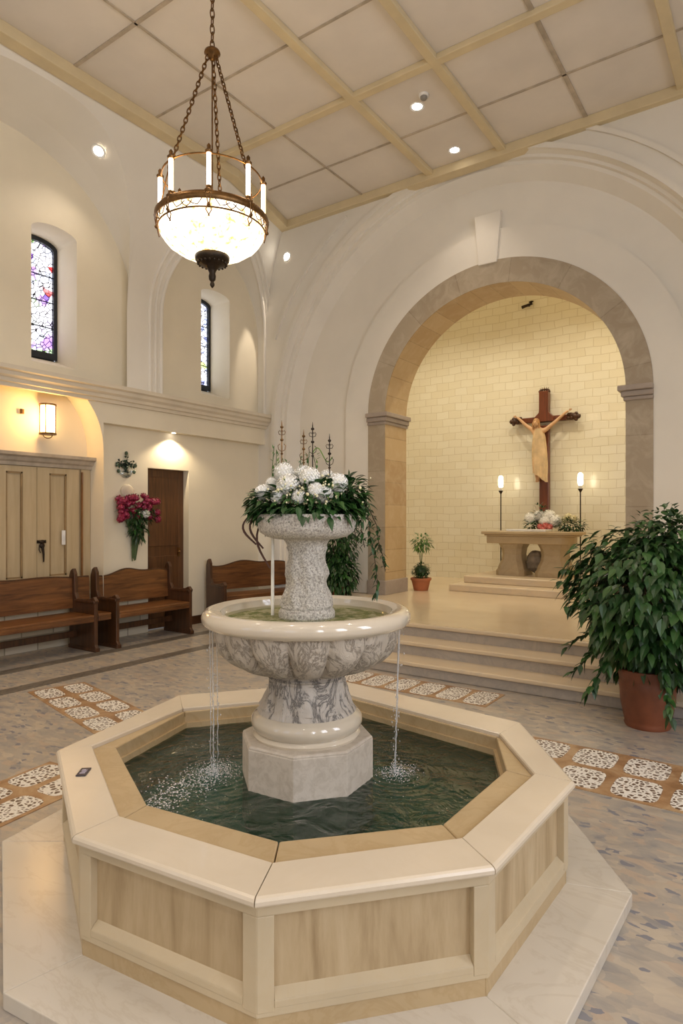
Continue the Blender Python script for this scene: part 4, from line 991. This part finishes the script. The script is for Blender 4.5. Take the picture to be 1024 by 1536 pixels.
for (x,y,z) in ((-3.02,10.98,1.70),(-2.93,10.96,1.66),(-3.08,11.0,1.64)):
    mb=MB(); bloom(mb,(x,y,z),.06,40,rnd,.6); mb.build('cream_bloom',PETALY,af)
for (x,y,z) in ((-3.46,10.88,1.53),(-3.37,10.87,1.55),(-3.30,10.88,1.52),(-3.40,10.86,1.50)):
    mb=MB(); bloom(mb,(x,y,z),.055,40,rnd,.6); mb.build('coral_bloom',PETALP,af)
# candle stands
for x,lab in ((-4.42,'thin iron candle stand with a lit white candle left of the altar crucifix'),(-2.97,'thin iron candle stand with a lit white candle right of the altar crucifix')):
    cs=thing('candle_stand',(x,11.55,.69),lab,'candle stand','candle stands beside the altar')
    m=MB(); m.lathe([(0,0),(.05,0),(.045,.015),(.012,.03),(.010,.06)],n=20); m.tube([(0,0,.03),(0,0,1.46)],.011,8); m.lathe([(0,1.44),(.012,1.44),(.04,1.49),(.045,1.5),(0,1.5)],n=20); m.build('stand',IRON,cs,smooth=True,local=True)
    m=MB(); m.lathe([(0,1.5),(.028,1.5),(.028,1.56),(.012,1.57),(0,1.57)],n=20); m.build('candle',WHITE,cs,smooth=True,local=True)
    m=MB(); m.lathe([(0,1.56),(.035,1.565),(.045,1.6),(.046,1.7),(.04,1.76),(.02,1.78),(0,1.785)],n=20); m.build('flame',emis('candle_flame','#fff1cf',11),cs,smooth=True,local=True)
# crucifix on the back wall
X0=-3.71; Y0=11.88; Z0=1.75
cr=thing('crucifix',(X0,12.0,Z0),'tall dark wooden crucifix with a carved draped figure on the tiled wall above the altar','crucifix')
m=MB(); 
pr=[(-.085,Z0),(.085,Z0),(.085,3.42),(.12,3.50),(.085,3.60)]
def flat(pr,y0,y1,mb): mb.extr(pr,lambda x,z:(X0+x,y0,z),lambda x,z:(X0+x,y1,z))
flat([(-.085,Z0),(.085,Z0),(.085,3.40),(-.085,3.40)],11.86,11.98,m)
flat([(-.56,3.47),(.56,3.47),(.56,3.57),(-.56,3.57)],11.88,11.96,m)
flat([(-.2,3.47),(.2,3.47),(.18,3.55),(.09,3.64),(.085,3.70),(.085,4.02),(.1,4.04),(-.1,4.04),(-.085,4.02),(-.085,3.70),(-.09,3.64),(-.18,3.55)],11.84,11.98,m)
m.build('cross_beam',CROSSW,cr,bevel=.008)
m=MB()
CARV=simple('carved_dark_wood','#4a2c18',.4,0,20,.3)
for s_ in (-1,1):
    m=MB()
    for (dx,dz,r) in ((.56,0,.055),(.62,.0,.045),(.58,.05,.035),(.58,-.05,.035),(.53,.03,.04),(.49,.04,.04),(.45,.045,.035),(.5,-.02,.04),(.44,-.02,.035)): m.ball((X0+s_*dx,11.88,3.52+dz),r,(1,.7,1),10,8,jit=.08)
    m.build('carved_end',CARV,cr,smooth=True)
m=MB()
for k in range(7):
    a=PI*k/6; m.ball((X0+.085*math.cos(a),11.9,4.04+.035*math.sin(a)),.025,(1,1,1),8,6)
for k in range(5): m.tube([(X0+(-.06+.03*k),11.9,4.04),(X0+(-.08+.04*k),11.9,4.13-.01*abs(k-2))],[.008,.003],5)
m.build('carved_crown',CARV,cr,smooth=True)
m=MB(); m.ball((X0,11.9,Z0+.02),.05); m.ball((X0+.07,11.88,Z0+.03),.05,(1.3,1,.8),10,8); m.build('carved_foot',CARV,cr,smooth=True)
# figure
def skin_obj(name,verts,edges,radii,mat,parent,root=0,sub=2):
    off=world_loc(parent); me=bpy.data.meshes.new(name); me.from_pydata([tuple(Vector(v)-off) for v in verts],edges,[]); me.materials.append(mat)
    o=bpy.data.objects.new(name,me); COL.objects.link(o); o.parent=parent
    sk=o.modifiers.new('Skin','SKIN'); sk.use_smooth_shade=True
    for i,r in enumerate(radii):
        d=me.skin_vertices[0].data[i]; rr_=r if isinstance(r,tuple) else (r,r); d.radius=rr_; d.use_root=(i==root)
    s=o.modifiers.new('Sub','SUBSURF'); s.levels=sub; s.render_levels=sub; return o
fx=X0-.07; fy=11.78
V=[(fx,fy,2.93),(fx,fy,3.12),(fx-.01,fy,3.28),(fx-.015,fy-.01,3.38),(fx-.03,fy-.04,3.44),
   (fx-.11,fy+.02,3.32),(fx-.25,fy+.03,3.42),(fx-.38,fy+.05,3.55),
   (fx+.12,fy+.02,3.30),(fx+.28,fy+.03,3.43),(fx+.48,fy+.05,3.60),
   (fx-.05,fy,2.84),(fx-.05,fy-.06,2.62),(fx-.03,fy,2.40),(fx-.03,fy-.04,2.34),
   (fx+.05,fy,2.84),(fx+.04,fy-.06,2.62),(fx,fy,2.40),(fx-.0,fy-.04,2.34),
   (fx-.43,fy+.06,3.59),(fx+.53,fy+.06,3.63)]
Ed=[(0,1),(1,2),(2,3),(3,4),(2,5),(5,6),(6,7),(2,8),(8,9),(9,10),(0,11),(11,12),(12,13),(13,14),(0,15),(15,16),(16,17),(17,18),(7,19),(10,20)]
Rd=[.085,.075,(.10,.075),.035,.055,.045,.034,.024,.045,.034,.024,.058,.042,.026,.02,.058,.042,.026,.02,.022,.022]
fig=skin_obj('figure',V,Ed,Rd,FLESH,cr)
# five fingers on each open hand, toes of crossed feet
m=MB()
for (hx,hz,s_) in ((fx-.44,3.595,-1),(fx+.54,3.635,1)):
    for k,(a,l) in enumerate(((-.7,.035),(-.25,.05),(0,.055),(.25,.05),(.95,.032))):
        dx=s_*math.cos(a*.9); dz=math.sin(a*.9)+.3; m.tube([(hx,fy+.06,hz),(hx+dx*l*.6,fy+.05,hz+dz*l*.6),(hx+dx*l,fy+.035,hz+dz*l)],[.008,.007,.004],6)
m.build('fingers',FLESH,fig,smooth=True)
# face
m=MB(); hx,hy,hz=fx-.035,fy-.07,3.43
m.ball((hx,hy+.02,hz),.062,(.85,.9,1.15),16,12); m.ball((hx-.004,hy-.04,hz-.005),.012,(.8,1.3,1.6),8,6); m.ball((hx-.022,hy-.03,hz+.012),.009,(1.2,.7,.6),8,6); m.ball((hx+.018,hy-.032,hz+.012),.009,(1.2,.7,.6),8,6); m.ball((hx-.003,hy-.033,hz-.035),.013,(1.3,.6,.4),8,6)
m.build('head',FLESH,fig,smooth=True)
m=MB(); m.ball((hx+.002,hy+.035,hz+.02),.068,(.95,.95,1.15),14,10,jit=.05); 
for s_ in (-1,1): m.tube([(hx+s_*.05,hy+.03,hz+.03),(hx+s_*.06,hy+.03,hz-.04),(hx+s_*.05,hy+.02,hz-.11)],[.02,.022,.008],8)
m.build('hair',simple('carved_hair','#b98a56',.5,0,30,.2,.6),fig,smooth=True)
# draped cloth: folded sheet wrapped round the figure, falling to the knees
m=MB(); rows=26; cols=56; vs=[];fs=[]
for i in range(rows):
    t=i/(rows-1); z=3.33-.85*t
    rx=.085+.055*math.sin(min(1,t*1.1)*PI*.75)+.0*t; ry=.075+.035*t; cxx=fx+.01+.02*t
    if t<.15: rx*=.8+1.3*t; 
    for j in range(cols):
        a=2*PI*j/cols; fold=1+(.10*t+.03)*math.sin(a*9+t*2.2)+.05*math.sin(a*4-t*4)
        vs.append((cxx+rx*fold*math.cos(a),fy-.005+ry*fold*math.sin(a),z-.05*math.cos(a+.6)*t-.10*t*t*(1 if math.cos(a)>.1 else 0)*math.cos(a)))
for i in range(rows-1):
    for j in range(cols):
        k=(j+1)%cols; fs.append((i*cols+j,i*cols+k,(i+1)*cols+k,(i+1)*cols+j))
m.add(vs,fs); m.build('draped_cloth',CLOTH,fig,smooth=True)
# small potted topiary left of the platform
P3=(-5.09,9.62,.45)
pt=thing('potted_topiary',P3,'small round topiary plant in a low terracotta pot at the left foot of the alcove','plant')
m=MB(); m.lathe([(0,0),(.115,0),(.125,.02),(.16,.17),(.175,.175),(.178,.21),(.165,.215),(.15,.2),(0,.19)],P3,36); m.build('pot',TERRAD,pt,smooth=True)
m=MB(); rnd=random.Random(71)
m.ball((P3[0],P3[1],P3[2]+.33),.1,(1.1,1.1,1),14,10); bush(m,(P3[0],P3[1],P3[2]+.34),(.135,.135,.13),420,rnd,(.03,.05),.5,.0,.7); m.build('leaf_ball',LEAFD,pt)
m=MB()
for k in range(6):
    a=k*1.05; m.tube([(P3[0],P3[1],P3[2]+.4),(P3[0]+.03*math.cos(a),P3[1]+.03*math.sin(a),P3[2]+.6),(P3[0]+.07*math.cos(a),P3[1]+.07*math.sin(a),P3[2]+.82)],.005,5)
m.build('stems',STEMG,pt)
m=MB(); bush(m,(P3[0],P3[1],P3[2]+.82),(.17,.14,.16),170,rnd,(.06,.11),.35,.2,.2); m.build('foliage',LEAFL,pt)
# tiny dark spotlight fitting high on the tiled wall
m=MB(); m.tube([(-4.02,11.98,5.72),(-4.02,11.9,5.70)],.018,8); m.tube([(-4.13,11.88,5.68),(-3.93,11.88,5.72)],[.03,.022],10); m.ball((-3.95,11.87,5.75),.035,(1.4,.6,.5),8,6)
o=m.build('wall_spotlight',IRON,smooth=True); tag(o,'tiny dark spotlight fitting high on the tiled alcove wall under the arch','spotlight')
# ------------------------------------------------------------------ world and view
w=bpy.data.worlds.new('world'); sc.world=w; w.use_nodes=True
bg=w.node_tree.nodes['Background']; bg.inputs[0].default_value=srgb('#dfe6f2'); bg.inputs[1].default_value=.6
sc.view_settings.view_transform='Standard'; sc.view_settings.look='None'; sc.view_settings.gamma=1; sc.view_settings.exposure=.14
